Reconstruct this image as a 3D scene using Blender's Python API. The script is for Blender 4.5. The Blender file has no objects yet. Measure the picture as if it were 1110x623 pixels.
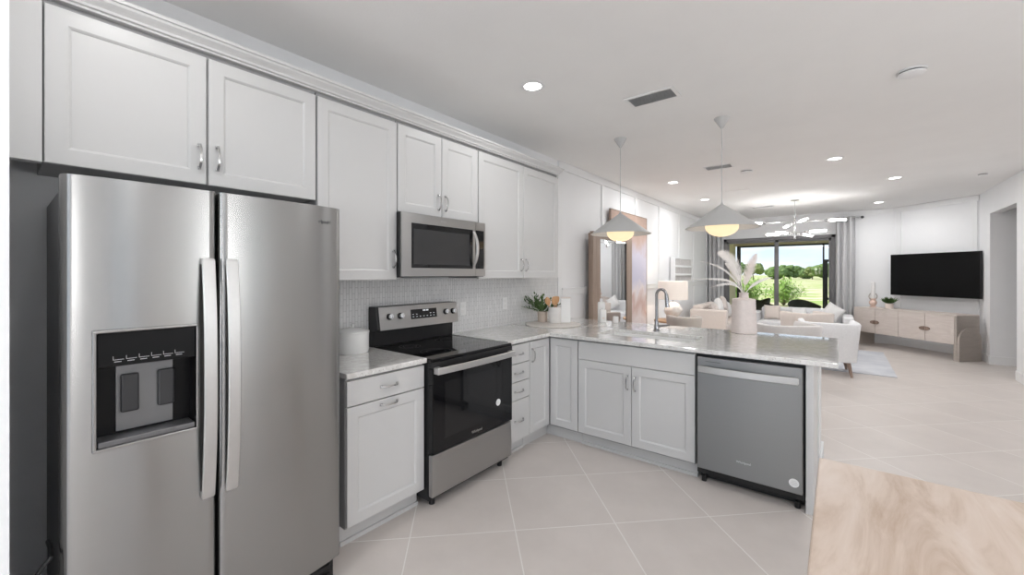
import bpy, bmesh, math, random
from mathutils import Vector, Matrix, noise
random.seed(7)
PI = math.pi
S = bpy.context.scene
C = S.collection

# ------------------------------------------------------------------ camera
cam_d = bpy.data.cameras.new('camera')
cam = bpy.data.objects.new('camera', cam_d); C.objects.link(cam)
cam.location = (2.5913, 0.0, 1.4192)
cam.rotation_euler = (PI / 2, 0, 0.6719)
cam_d.sensor_width = 36.0
cam_d.lens = 444.75 / 1110 * 36.0
cam_d.shift_y = -(311.5 - 296.97) / 1110
cam_d.clip_start = 0.02; cam_d.clip_end = 2000
S.camera = cam
S.view_settings.view_transform = 'Standard'
S.view_settings.look = 'None'
S.view_settings.gamma = 1.0
S.view_settings.exposure = 0.54
S.view_settings.use_curve_mapping = False
S.cycles.use_denoising = True
S.cycles.max_bounces = 10
S.cycles.diffuse_bounces = 6
S.cycles.glossy_bounces = 5
S.cycles.transparent_max_bounces = 24
S.cycles.sample_clamp_indirect = 6.0
S.cycles.caustics_reflective = False
S.cycles.caustics_refractive = False

# ------------------------------------------------------------------ sky
W = bpy.data.worlds.new('sky'); S.world = W; W.use_nodes = True
nt = W.node_tree; nt.nodes.clear()
def wn(t, **k):
    n = nt.nodes.new(t)
    for a, b in k.items(): setattr(n, a, b)
    return n
tc = wn('ShaderNodeTexCoord'); sep = wn('ShaderNodeSeparateXYZ')
nt.links.new(tc.outputs['Generated'], sep.inputs[0])
rmp = wn('ShaderNodeValToRGB')
el = rmp.color_ramp.elements
el[0].position = 0.0; el[0].color = (0.66, 0.79, 0.91, 1)
el[1].position = 1.0; el[1].color = (0.27, 0.44, 0.78, 1)
e = el.new(0.12); e.color = (0.50, 0.69, 0.90, 1)
e = el.new(0.4); e.color = (0.36, 0.56, 0.85, 1)
nt.links.new(sep.outputs['Z'], rmp.inputs[0])
mp = wn('ShaderNodeMapping'); mp.inputs['Scale'].default_value = (2.2, 2.2, 9.0)
nt.links.new(tc.outputs['Generated'], mp.inputs[0])
nz = wn('ShaderNodeTexNoise'); nz.inputs['Scale'].default_value = 1.6; nz.inputs['Detail'].default_value = 7; nz.inputs['Roughness'].default_value = .55
nt.links.new(mp.outputs[0], nz.inputs['Vector'])
cr = wn('ShaderNodeValToRGB'); cr.color_ramp.elements[0].position = .42; cr.color_ramp.elements[1].position = .68
nt.links.new(nz.outputs['Fac'], cr.inputs[0])
mx = wn('ShaderNodeMixRGB'); mx.inputs[2].default_value = (.93, .94, .96, 1)
nt.links.new(cr.outputs[0], mx.inputs[0]); nt.links.new(rmp.outputs[0], mx.inputs[1])
bg = wn('ShaderNodeBackground'); bg.inputs['Strength'].default_value = 0.95
nt.links.new(mx.outputs[0], bg.inputs[0])
out = wn('ShaderNodeOutputWorld'); nt.links.new(bg.outputs[0], out.inputs[0])

# ------------------------------------------------------------------ sun
sd = bpy.data.lights.new('sun', 'SUN'); sd.energy = 4.6; sd.angle = math.radians(1.0); sd.color = (1, .95, .86)
so = bpy.data.objects.new('sun', sd); C.objects.link(so)
so.location = (-20, 5, 40)
so.rotation_euler = Vector((0.62, 0.22, -0.75)).to_track_quat('-Z', 'Y').to_euler()

CAN_POWER = 3.2      # each recessed ceiling light

# ------------------------------------------------------------------ helpers
class MB:
    def __init__(s): s.bm = bmesh.new()
    def box(s, a, b, rot=None, piv=None):
        a = Vector(a); b = Vector(b)
        lo = Vector((min(a.x, b.x), min(a.y, b.y), min(a.z, b.z))); hi = Vector((max(a.x, b.x), max(a.y, b.y), max(a.z, b.z)))
        vs = [s.bm.verts.new((x, y, z)) for x in (lo.x, hi.x) for y in (lo.y, hi.y) for z in (lo.z, hi.z)]
        for f in ((0, 1, 3, 2), (4, 6, 7, 5), (0, 4, 5, 1), (2, 3, 7, 6), (0, 2, 6, 4), (1, 5, 7, 3)):
            s.bm.faces.new([vs[i] for i in f])
        if rot is not None:
            p = Vector(piv) if piv is not None else (lo + hi) / 2
            for v in vs: v.co = rot @ (v.co - p) + p
        return s
    def ring_loft(s, rings, caps=(True, True), close=True):
        R = [[s.bm.verts.new(p) for p in r] for r in rings]
        n = len(R[0])
        for a, b in zip(R, R[1:]):
            for i in range(n if close else n - 1):
                j = (i + 1) % n
                s.bm.faces.new((a[i], a[j], b[j], b[i]))
        if close:
            if caps[0]: s.bm.faces.new(list(reversed(R[0])))
            if caps[1]: s.bm.faces.new(R[-1])
        return s
    def lathe(s, prof, c=(0, 0, 0), n=32, sq=2.0, caps=(True, True), sx=1, sy=1):
        rings = []
        for r, z in prof:
            ring = []
            for i in range(n):
                t = 2 * PI * i / n
                ct, st = math.cos(t), math.sin(t)
                k = (abs(ct) ** sq + abs(st) ** sq) ** (-1 / sq)
                ring.append((c[0] + sx * r * k * ct, c[1] + sy * r * k * st, c[2] + z))
            rings.append(ring)
        return s.ring_loft(rings, caps)
    def tube(s, pts, r, n=10, flat=None, up=None):
        pts = [Vector(p) for p in pts]
        rr = r if isinstance(r, (list, tuple)) else [r] * len(pts)
        rings = []; prev = None
        for i, p in enumerate(pts):
            d = (pts[min(i + 1, len(pts) - 1)] - pts[max(i - 1, 0)]).normalized()
            if prev is None:
                u = Vector(up) if up is not None else (Vector((0, 0, 1)) if abs(d.z) < .9 else Vector((1, 0, 0)))
            else: u = prev
            u = (u - d * u.dot(d)).normalized(); v = d.cross(u); prev = u
            f = flat if flat else (1, 1)
            rings.append([p + (u * math.cos(2 * PI * k / n) * f[0] + v * math.sin(2 * PI * k / n) * f[1]) * rr[i] for k in range(n)])
        return s.ring_loft(rings)
    def strap(s, pts, w, t, up):
        """rectangular bar along pts; w along `up`, t across"""
        pts = [Vector(p) for p in pts]; up = Vector(up).normalized(); rings = []
        for i, p in enumerate(pts):
            d = (pts[min(i + 1, len(pts) - 1)] - pts[max(i - 1, 0)]).normalized()
            n = d.cross(up).normalized()
            rings.append([p + up * a * w / 2 + n * b * t / 2 for a, b in ((-1, -1), (1, -1), (1, 1), (-1, 1))])
        return s.ring_loft(rings)
    def prism(s, poly, z0, z1, axis='z'):
        def P(a, b, c):
            return {'z': (a, b, c), 'y': (a, c, b), 'x': (c, a, b)}[axis]
        return s.ring_loft([[P(a, b, z0) for a, b in poly], [P(a, b, z1) for a, b in poly]])
    def cone(s, a, b, ra, rb, n=20):
        return s.tube([a, b], [ra, rb], n)
    def sphere(s, c, r, nu=24, nv=14, sx=1, sy=1, sz=1):
        prof = [(r * math.sin(PI * i / nv) + 1e-5, -r * math.cos(PI * i / nv) * sz) for i in range(nv + 1)]
        return s.lathe(prof, c, nu, sx=sx, sy=sy)
    def quad(s, *p):
        s.bm.faces.new([s.bm.verts.new(q) for q in p]); return s
    def xf(s, M):
        for v in s.bm.verts: v.co = M @ v.co
        return s

def props(o, label=None, cat=None, group=None, kind=None):
    if label: o['label'] = label
    if cat: o['category'] = cat
    if group: o['group'] = group
    if kind: o['kind'] = kind
    return o
def obj(name, mb, mat, parent=None, bev=0.0, smooth=False, seg=2, sub=0):
    bm = mb.bm if isinstance(mb, MB) else mb
    bmesh.ops.remove_doubles(bm, verts=bm.verts, dist=1e-6)
    bmesh.ops.recalc_face_normals(bm, faces=bm.faces)
    me = bpy.data.meshes.new(name); bm.to_mesh(me); bm.free()
    o = bpy.data.objects.new(name, me); C.objects.link(o)
    me.materials.append(mat)
    if parent is not None: o.parent = parent
    if smooth:
        me.polygons.foreach_set('use_smooth', [True] * len(me.polygons))
        try: me.set_sharp_from_angle(angle=math.radians(40))
        except Exception: pass
    if bev:
        m = o.modifiers.new('Bevel', 'BEVEL'); m.width = bev; m.segments = seg; m.limit_method = 'ANGLE'; m.angle_limit = math.radians(40)
    if sub:
        m = o.modifiers.new('Subdivision', 'SUBSURF'); m.levels = sub; m.render_levels = sub
    return o
def thing(name, label, cat, loc=(0, 0, 0), rz=0.0, group=None):
    o = bpy.data.objects.new(name, None); C.objects.link(o)
    o.location = loc; o.rotation_euler = (0, 0, rz); o.empty_display_size = .1
    return props(o, label, cat, group)
def single(name, mb, mat, label, cat, group=None, **k):
    return props(obj(name, mb, mat, None, **k), label, cat, group)
def struct(name, mb, mat, parent=None, **k):
    o = obj(name, mb, mat, parent, **k)
    if parent is None: o['kind'] = 'structure'
    return o
def dup(root, loc, rz=None, label=None, group=None):
    r = root.copy(); C.objects.link(r); r.location = loc
    if rz is not None: r.rotation_euler = (0, 0, rz)
    if label: r['label'] = label
    if group: r['group'] = group
    for ch in list(root.children):
        c = ch.copy(); C.objects.link(c); c.parent = r
        for g in list(ch.children):
            d = g.copy(); C.objects.link(d); d.parent = c
    return r
def text(name, body, size, mat, parent, M, ext=.0006):
    cu = bpy.data.curves.new(name, 'FONT'); cu.body = body; cu.size = size; cu.extrude = ext
    cu.align_x = 'CENTER'; cu.align_y = 'CENTER'
    tmp = bpy.data.objects.new('tmp', cu); C.objects.link(tmp)
    dg = bpy.context.evaluated_depsgraph_get()
    me = bpy.data.meshes.new_from_object(tmp.evaluated_get(dg)); me.name = name
    bpy.data.objects.remove(tmp); bpy.data.curves.remove(cu)
    o = bpy.data.objects.new(name, me); C.objects.link(o); me.materials.clear(); me.materials.append(mat)
    o.parent = parent; o.matrix_local = M
    return o

# ------------------------------------------------------------------ materials
def mat(name, col, rough=.5, metal=0.0, spec=.5, var=0.0, vscale=6.0, stretch=(1, 1, 1), col2=None, bump=0.0, bscale=40.0, emit=None, estr=0.0, coat=0.0, sheen=0.0, trans=0.0, ior=1.45):
    m = bpy.data.materials.new(name); m.use_nodes = True
    t = m.node_tree; b = t.nodes['Principled BSDF']
    col = tuple(col) + (1,) if len(col) == 3 else col
    b.inputs['Base Color'].default_value = col
    b.inputs['Roughness'].default_value = rough; b.inputs['Metallic'].default_value = metal
    b.inputs['Specular IOR Level'].default_value = spec; b.inputs['IOR'].default_value = ior
    b.inputs['Coat Weight'].default_value = coat; b.inputs['Sheen Weight'].default_value = sheen
    b.inputs['Transmission Weight'].default_value = trans
    if emit: b.inputs['Emission Color'].default_value = tuple(emit) + (1,); b.inputs['Emission Strength'].default_value = estr
    if var or bump or col2:
        tc = t.nodes.new('ShaderNodeTexCoord'); mp = t.nodes.new('ShaderNodeMapping')
        mp.inputs['Scale'].default_value = stretch
        t.links.new(tc.outputs['Object'], mp.inputs[0])
        if var or col2:
            n = t.nodes.new('ShaderNodeTexNoise'); n.inputs['Scale'].default_value = vscale; n.inputs['Detail'].default_value = 6; n.inputs['Roughness'].default_value = .6
            t.links.new(mp.outputs[0], n.inputs['Vector'])
            r = t.nodes.new('ShaderNodeValToRGB')
            r.color_ramp.elements[0].position = .3; r.color_ramp.elements[1].position = .7
            c2 = tuple(col2) + (1,) if col2 else tuple(max(0, c * (1 - var)) for c in col[:3]) + (1,)
            c1 = col if col2 else tuple(min(1, c * (1 + var)) for c in col[:3]) + (1,)
            r.color_ramp.elements[0].color = c2; r.color_ramp.elements[1].color = c1
            t.links.new(n.outputs['Fac'], r.inputs[0]); t.links.new(r.outputs[0], b.inputs['Base Color'])
        if bump:
            n2 = t.nodes.new('ShaderNodeTexNoise'); n2.inputs['Scale'].default_value = bscale; n2.inputs['Detail'].default_value = 4
            t.links.new(mp.outputs[0], n2.inputs['Vector'])
            bp = t.nodes.new('ShaderNodeBump'); bp.inputs['Strength'].default_value = bump; bp.inputs['Distance'].default_value = .01
            t.links.new(n2.outputs['Fac'], bp.inputs['Height']); t.links.new(bp.outputs[0], b.inputs['Normal'])
    return m

M = {}
M['wall'] = mat('wall_paint', (.845, .85, .86), .55, var=.012, vscale=3, bump=.02, bscale=120)
M['ceil'] = mat('ceiling_paint', (.875, .87, .86), .85, var=.015, vscale=2, bump=.08, bscale=90)
M['trim'] = mat('trim_paint', (.83, .835, .84), .32, var=.01)
M['cab'] = mat('cabinet_paint', (.605, .602, .597), .33, var=.01, vscale=3)
M['cab_shade'] = mat('cabinet_gap_shade', (.33, .33, .33), .45, var=.02)  # body colour darkened so the gaps between doors look shaded
M['nickel'] = mat('brushed_nickel', (.62, .62, .62), .22, 1.0, var=.05, vscale=30)
M['chrome'] = mat('polished_chrome', (.75, .75, .76), .12, 1.0, var=.02)
M['faucet'] = mat('faucet_steel', (.36, .36, .37), .22, 1.0, var=.04)
M['black'] = mat('black_plastic', (.012, .012, .013), .35, var=.2)
M['blackglass'] = mat('black_glass', (.004, .004, .005), .04, spec=.5, var=.1)
M['darkgrey'] = mat('dark_grey_panel', (.09, .09, .095), .4, var=.1)
M['white'] = mat('white_ceramic', (.82, .82, .81), .25, var=.02)
M['matte_white'] = mat('matte_white_ceramic', (.80, .78, .76), .55, var=.04, vscale=20, bump=.1, bscale=60)
M['vent'] = mat('vent_grey', (.62, .62, .62), .5, var=.1)
M['plastic'] = mat('white_plastic', (.82, .82, .82), .4, var=.01)

def steel(name, base, stretch, rough=.27, amp=.035, aniso=.85):
    m = bpy.data.materials.new(name); m.use_nodes = True; t = m.node_tree; b = t.nodes['Principled BSDF']
    b.inputs['Metallic'].default_value = 1.0
    b.inputs['Anisotropic'].default_value = aniso; b.inputs['Anisotropic Rotation'].default_value = .25
    tg = t.nodes.new('ShaderNodeTangent'); tg.direction_type = 'RADIAL'; tg.axis = 'Z'
    t.links.new(tg.outputs[0], b.inputs['Tangent'])
    tc = t.nodes.new('ShaderNodeTexCoord'); mp = t.nodes.new('ShaderNodeMapping'); mp.inputs['Scale'].default_value = stretch
    t.links.new(tc.outputs['Object'], mp.inputs[0])
    n = t.nodes.new('ShaderNodeTexNoise'); n.inputs['Scale'].default_value = 1.0; n.inputs['Detail'].default_value = 3
    t.links.new(mp.outputs[0], n.inputs['Vector'])
    r = t.nodes.new('ShaderNodeValToRGB')
    r.color_ramp.elements[0].color = ((base - amp) * 1.01, base - amp, (base - amp) * .985, 1); r.color_ramp.elements[1].color = ((base + amp) * 1.01, base + amp, (base + amp) * .985, 1)
    t.links.new(n.outputs['Fac'], r.inputs[0]); t.links.new(r.outputs[0], b.inputs['Base Color'])
    mr = t.nodes.new('ShaderNodeMapRange'); mr.inputs['To Min'].default_value = rough - .02; mr.inputs['To Max'].default_value = rough + .02
    t.links.new(n.outputs['Fac'], mr.inputs[0]); t.links.new(mr.outputs[0], b.inputs['Roughness'])
    return m
M['steel'] = steel('brushed_steel', .36, (1.5, 1.5, 420), .26, .012)
M['steel_dw'] = steel('brushed_steel_door', .26, (1.5, 1.5, 420), .36, .010)
M['steel_rg'] = steel('range_steel', .44, (1.5, 1.5, 420), .30, .010)
M['steel_hi'] = steel('satin_steel', .62, (60, 60, 60), .42, .02, 0.0)

def m_counter():
    m = bpy.data.materials.new('speckled_quartz'); m.use_nodes = True; t = m.node_tree; b = t.nodes['Principled BSDF']
    tc = t.nodes.new('ShaderNodeTexCoord')
    def nz(sc, det, p0, p1, c0, c1):
        n = t.nodes.new('ShaderNodeTexNoise'); n.inputs['Scale'].default_value = sc; n.inputs['Detail'].default_value = det; n.inputs['Roughness'].default_value = .65
        t.links.new(tc.outputs['Object'], n.inputs['Vector'])
        r = t.nodes.new('ShaderNodeValToRGB'); r.color_ramp.elements[0].position = p0; r.color_ramp.elements[1].position = p1
        r.color_ramp.elements[0].color = c0 + (1,); r.color_ramp.elements[1].color = c1 + (1,)
        t.links.new(n.outputs['Fac'], r.inputs[0]); return r
    a = nz(26, 8, .30, .64, (.58, .565, .54), (.79, .78, .765))
    s1 = nz(95, 4, .60, .66, (0, 0, 0), (1, 1, 1)); s2 = nz(70, 4, .62, .68, (0, 0, 0), (1, 1, 1))
    m1 = t.nodes.new('ShaderNodeMixRGB'); m1.inputs[2].default_value = (.33, .29, .25, 1)
    t.links.new(s1.outputs[0], m1.inputs[0]); t.links.new(a.outputs[0], m1.inputs[1])
    m2 = t.nodes.new('ShaderNodeMixRGB'); m2.inputs[2].default_value = (.86, .85, .84, 1)
    t.links.new(s2.outputs[0], m2.inputs[0]); t.links.new(m1.outputs[0], m2.inputs[1])
    t.links.new(m2.outputs[0], b.inputs['Base Color'])
    b.inputs['Roughness'].default_value = .07; b.inputs['Specular IOR Level'].default_value = .8; b.inputs['Coat Weight'].default_value = .6; b.inputs['Coat Roughness'].default_value = .03
    return m
M['counter'] = m_counter()

def m_floor():
    m = bpy.data.materials.new('floor_tile'); m.use_nodes = True; t = m.node_tree; b = t.nodes['Principled BSDF']
    tc = t.nodes.new('ShaderNodeTexCoord'); sp = t.nodes.new('ShaderNodeSeparateXYZ'); t.links.new(tc.outputs['Object'], sp.inputs[0])
    def mth(op, a, b_=None):
        n = t.nodes.new('ShaderNodeMath'); n.operation = op
        for i, v in enumerate((a, b_)):
            if v is None: continue
            if isinstance(v, (int, float)): n.inputs[i].default_value = v
            else: t.links.new(v, n.inputs[i])
        return n.outputs[0]
    x, y = sp.outputs[0], sp.outputs[1]
    P = .8095
    u = mth('DIVIDE', mth('SUBTRACT', mth('ADD', x, y), 2.172), P)
    v = mth('DIVIDE', mth('SUBTRACT', mth('SUBTRACT', y, x), .600), P)
    fu = mth('ABSOLUTE', mth('SUBTRACT', mth('FRACT', u), .5)); fv = mth('ABSOLUTE', mth('SUBTRACT', mth('FRACT', v), .5))
    d = mth('MAXIMUM', fu, fv)
    g = mth('GREATER_THAN', d, .5 - .0055)
    cell = t.nodes.new('ShaderNodeCombineXYZ'); t.links.new(mth('FLOOR', u), cell.inputs[0]); t.links.new(mth('FLOOR', v), cell.inputs[1])
    wn_ = t.nodes.new('ShaderNodeTexWhiteNoise'); wn_.noise_dimensions = '2D'; t.links.new(cell.outputs[0], wn_.inputs['Vector'])
    n = t.nodes.new('ShaderNodeTexNoise'); n.inputs['Scale'].default_value = 2.2; n.inputs['Detail'].default_value = 8; n.inputs['Roughness'].default_value = .62
    ad = t.nodes.new('ShaderNodeVectorMath'); ad.operation = 'MULTIPLY_ADD'; ad.inputs[1].default_value = (7, 7, 7)
    t.links.new(wn_.outputs['Color'], ad.inputs[0]); t.links.new(tc.outputs['Object'], ad.inputs[2]); t.links.new(ad.outputs[0], n.inputs['Vector'])
    r = t.nodes.new('ShaderNodeValToRGB'); r.color_ramp.elements[0].position = .3; r.color_ramp.elements[1].position = .72
    r.color_ramp.elements[0].color = (.595, .545, .512, 1); r.color_ramp.elements[1].color = (.675, .62, .585, 1)
    t.links.new(n.outputs['Fac'], r.inputs[0])
    mx = t.nodes.new('ShaderNodeMixRGB'); mx.inputs[2].default_value = (.78, .75, .72, 1)
    t.links.new(g, mx.inputs[0]); t.links.new(r.outputs[0], mx.inputs[1]); t.links.new(mx.outputs[0], b.inputs['Base Color'])
    b.inputs['Roughness'].default_value = .38; b.inputs['Specular IOR Level'].default_value = .35
    bp = t.nodes.new('ShaderNodeBump'); bp.inputs['Strength'].default_value = .25; bp.inputs['Distance'].default_value = .002; bp.invert = True
    t.links.new(g, bp.inputs['Height']); t.links.new(bp.outputs[0], b.inputs['Normal'])
    return m
M['floor'] = m_floor()

def m_backsplash():
    m = bpy.data.materials.new('picket_tile'); m.use_nodes = True; t = m.node_tree; b = t.nodes['Principled BSDF']
    tc = t.nodes.new('ShaderNodeTexCoord'); sp = t.nodes.new('ShaderNodeSeparateXYZ'); t.links.new(tc.outputs['Object'], sp.inputs[0])
    cb = t.nodes.new('ShaderNodeCombineXYZ'); t.links.new(sp.outputs[2], cb.inputs[0]); t.links.new(sp.outputs[1], cb.inputs[1])
    br = t.nodes.new('ShaderNodeTexBrick'); br.offset = .5
    br.inputs['Scale'].default_value = 1.0; br.inputs['Brick Width'].default_value = .078; br.inputs['Row Height'].default_value = .0215
    br.inputs['Mortar Size'].default_value = .0022; br.inputs['Mortar Smooth'].default_value = .6
    br.inputs['Color1'].default_value = (.80, .80, .80, 1); br.inputs['Color2'].default_value = (.72, .72, .72, 1); br.inputs['Mortar'].default_value = (.52, .52, .52, 1)
    t.links.new(cb.outputs[0], br.inputs['Vector'])
    t.links.new(br.outputs['Color'], b.inputs['Base Color'])
    b.inputs['Roughness'].default_value = .15
    bp = t.nodes.new('ShaderNodeBump'); bp.inputs['Strength'].default_value = .6; bp.inputs['Distance'].default_value = .004; bp.invert = True
    t.links.new(br.outputs['Fac'], bp.inputs['Height']); t.links.new(bp.outputs[0], b.inputs['Normal'])
    return m
M['backsplash'] = m_backsplash()

def m_wood(name, c1, c2, stretch, rough=.5, scale=1.0, dist=3.0, c3=None):
    m = bpy.data.materials.new(name); m.use_nodes = True; t = m.node_tree; b = t.nodes['Principled BSDF']
    tc = t.nodes.new('ShaderNodeTexCoord'); mp = t.nodes.new('ShaderNodeMapping'); mp.inputs['Scale'].default_value = stretch
    t.links.new(tc.outputs['Object'], mp.inputs[0])
    n = t.nodes.new('ShaderNodeTexNoise'); n.inputs['Scale'].default_value = scale; n.inputs['Detail'].default_value = 9; n.inputs['Distortion'].default_value = dist; n.inputs['Roughness'].default_value = .62
    t.links.new(mp.outputs[0], n.inputs['Vector'])
    r = t.nodes.new('ShaderNodeValToRGB'); r.color_ramp.elements[0].position = .28; r.color_ramp.elements[1].position = .72
    r.color_ramp.elements[0].color = c1 + (1,); r.color_ramp.elements[1].color = c2 + (1,)
    if c3: e = r.color_ramp.elements.new(.5); e.color = c3 + (1,)
    t.links.new(n.outputs['Fac'], r.inputs[0]); t.links.new(r.outputs[0], b.inputs['Base Color'])
    b.inputs['Roughness'].default_value = rough
    return m
M['tablewood'] = m_wood('washed_wood', (.36, .25, .17), (.64, .55, .49), (5.0, .9, 3), .5, 1.3, 1.5, (.56, .455, .38))
M['mirrorwood'] = m_wood('mirror_wood', (.23, .165, .125), (.38, .29, .235), (8, 8, .7), .5)
M['consolewood'] = m_wood('pale_wood', (.62, .545, .50), (.73, .66, .615), (2, 2, 9), .5)
M['consoleend'] = m_wood('taupe_wood', (.40, .355, .315), (.47, .42, .38), (2, 2, 9), .55)
M['legwood'] = m_wood('leg_wood', (.20, .13, .10), (.34, .25, .20), (10, 10, 1), .5)
M['utensil'] = m_wood('utensil_wood', (.50, .26, .11), (.68, .40, .20), (20, 20, 3), .5)
M['sidewood'] = m_wood('side_table_wood', (.40, .24, .13), (.55, .36, .22), (4, 4, 4), .5)
def fabric(name, col, var=.05):
    return mat(name, col, .9, sheen=.3, var=var, vscale=60, bump=.35, bscale=260)
M['fab_white'] = fabric('white_boucle', (.80, .80, .81))
M['fab_cream'] = fabric('cream_fabric', (.72, .64, .585))
M['fab_tan'] = fabric('taupe_fabric', (.56, .51, .46))
M['fab_grey'] = fabric('soft_grey_fabric', (.66, .635, .62))
M['pillow'] = fabric('beige_pillow_fabric', (.62, .56, .525), .16)
M['pillow_w'] = fabric('white_pillow_fabric', (.82, .81, .80))
M['curtain'] = mat('curtain_linen', (.64, .64, .645), .9, var=.06, vscale=80)
M['bronze'] = mat('slider_frame_grey', (.20, .195, .20), .45, .3, var=.05)
M['darkbronze'] = mat('dark_bronze', (.02, .02, .018), .45, .2, var=.1)
M['leaf'] = mat('green_leaf', (.10, .18, .05), .55, col2=(.05, .10, .03), vscale=40)
M['globe'] = mat('globe_glass', (.25, .22, .18), .5, emit=(1.0, .74, .45), estr=.74, var=.01)
M['shade_out'] = mat('pendant_shade_paint', (.56, .56, .555), .55, var=.02)
M['diffuser'] = mat('light_diffuser', (.9, .9, .9), .5, emit=(1, .98, .95), estr=6.0, var=.01)
M['bulb'] = mat('lit_glass_tube', (.95, .9, .85), .2, emit=(1, .975, .955), estr=21.0, var=.01)
M['lampshade'] = mat('linen_lampshade', (.82, .76, .70), .8, emit=(1, .86, .74), estr=.16, var=.03, vscale=60)
M['tv'] = mat('screen_black', (.0015, .0015, .0018), .25, spec=.25, var=.2)
M['fillglobe'] = mat('fill_globe_glow', (.8, .8, .8), .5, emit=(1, .995, .985), estr=24.0, var=.01)  # glow of the added fill globes

def m_glass(name, g=.05, tint=(1, 1, 1)):
    m = bpy.data.materials.new(name); m.use_nodes = True; t = m.node_tree; t.nodes.clear()
    tr = t.nodes.new('ShaderNodeBsdfTransparent'); tr.inputs[0].default_value = tint + (1,)
    gl = t.nodes.new('ShaderNodeBsdfGlossy'); gl.inputs['Roughness'].default_value = .01
    nz = t.nodes.new('ShaderNodeTexNoise'); nz.inputs['Scale'].default_value = 2
    mr = t.nodes.new('ShaderNodeMapRange'); mr.inputs['To Min'].default_value = g * .9; mr.inputs['To Max'].default_value = g * 1.1
    t.links.new(nz.outputs['Fac'], mr.inputs[0])
    mx = t.nodes.new('ShaderNodeMixShader'); t.links.new(mr.outputs[0], mx.inputs[0])
    t.links.new(tr.outputs[0], mx.inputs[1]); t.links.new(gl.outputs[0], mx.inputs[2])
    o = t.nodes.new('ShaderNodeOutputMaterial'); t.links.new(mx.outputs[0], o.inputs[0])
    return m
M['glass'] = m_glass('window_glass', .006)
M['clearglass'] = m_glass('clear_glass', .10)
M['mirror'] = mat('mirror_silver', (.90, .91, .92), .01, 1.0, var=.005)

# ================================================================== ROOM SHELL
ZC = 2.76; YB = 11.32; XR = 4.46; SUM = 14.80
struct('floor', MB().box((-.15, -2.8, -.12), (6.6, YB + .12, 0)), M['floor'])
struct('ceiling', MB().box((-.15, -2.8, ZC), (6.6, YB + .15, ZC + .18)), M['ceil'])
struct('wall_left', MB().box((-.15, -2.8, 0), (0, YB + .15, ZC)), M['wall'])
DX0, DX1, DZ = .345, 2.545, 2.285
w = MB().box((0, YB, 0), (DX0, YB + .15, ZC)).box((DX1, YB, 0), (SUM - YB + .1, YB + .15, ZC)).box((DX0, YB, DZ), (DX1, YB + .15, ZC))
struct('wall_back', w, M['wall'])
xa = SUM - YB; ya = SUM - XR
struct('wall_angled', MB().prism([(xa, YB), (XR, ya), (XR + .12, ya + .03), (xa + .12, YB + .13)], 0, ZC), M['wall'])
# right wall with the hall opening
OY0, OY1, OZ = 8.50, 9.74, 2.375
w = MB().box((XR, OY1, 0), (XR + .13, ya, ZC)).box((XR, OY0, OZ), (XR + .13, OY1, ZC)).box((XR, 5.2, 0), (XR + .13, OY0, ZC))
struct('wall_right', w, M['wall'])
struct('wall_hall', MB().box((XR + .13, OY1, 0), (6.6, OY1 + .12, ZC)).box((6.5, 5.2, 0), (6.6, OY1, ZC)).box((XR + .13, 5.2, 0), (6.5, 5.3, ZC)), M['wall'])
# kitchen side of the right wall, with two unseen openings added for daylight
w = MB()
ys = [-2.8, -.25, .45, 1.5, 2.5, 5.2]
for a, b in ((ys[0], ys[1]), (ys[2], ys[3]), (ys[4], ys[5])): w.box((5.6, a, 0), (5.75, b, ZC))
for a, b in ((ys[1], ys[2]), (ys[3], ys[4])): w.box((5.6, a, 0), (5.75, b, .5)); w.box((5.6, a, 2.3), (5.75, b, ZC))
struct('wall_kitchen', w, M['wall'])
struct('wall_fridge', MB().box((0, -.13, 0), (.86, .022, ZC)), M['wall'])
# baseboards
B = M['trim']
struct('baseboard_left', MB().box((0, 4.15, 0), (.014, YB, .13)), B, bev=.004)
struct('baseboard_angled', MB().prism([(xa - .005, YB), (XR - .004, ya), (XR - .014, ya - .012), (xa - .022, YB - .004)], 0, .13), B)
struct('baseboard_right', MB().box((XR - .014, OY1, 0), (XR, ya, .13)).box((XR - .014, 5.2, 0), (XR, OY0, .13)).box((XR, OY1 - .014, 0), (6.5, OY1, .13)), B, bev=.003)
struct('baseboard_back', MB().box((DX1 + .09, YB - .014, 0), (xa, YB, .13)), B, bev=.003)
# wall panel mouldings
t = MB().box((0, 4.12, 2.66), (.018, YB, ZC - .001))
t.box((0, 4.19, 1.165), (.022, YB, 1.255)).box((0, 4.19, 1.235), (.034, YB, 1.255))
for y in (4.155, 5.30, 6.50, 7.62, 8.85, 9.95, 11.1): t.box((0, y - .045, .13), (.016, y + .045, 2.66))
struct('trim_left', t, B, bev=.004)
t = MB()
L = math.hypot(XR - xa, YB - ya)
for a in (.09, L - .06): t.box((a - .04, -.016, .13), (a + .04, 0, 2.66))
t.box((0, -.018, 2.66), (L, 0, 2.755)).box((0, -.02, .86), (L, 0, .95))
t.xf(Matrix.Translation((xa, YB, 0)) @ Matrix.Rotation(-PI / 4, 4, 'Z'))
struct('trim_angled', t, B, bev=.003)
struct('trim_back', MB().box((2.64, YB - .018, 2.66), (xa, YB, 2.755)), B)
# backsplash
struct('backsplash', MB().box((0, 1.0, .914), (.008, 4.108, 1.384)), M['backsplash'])

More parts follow.
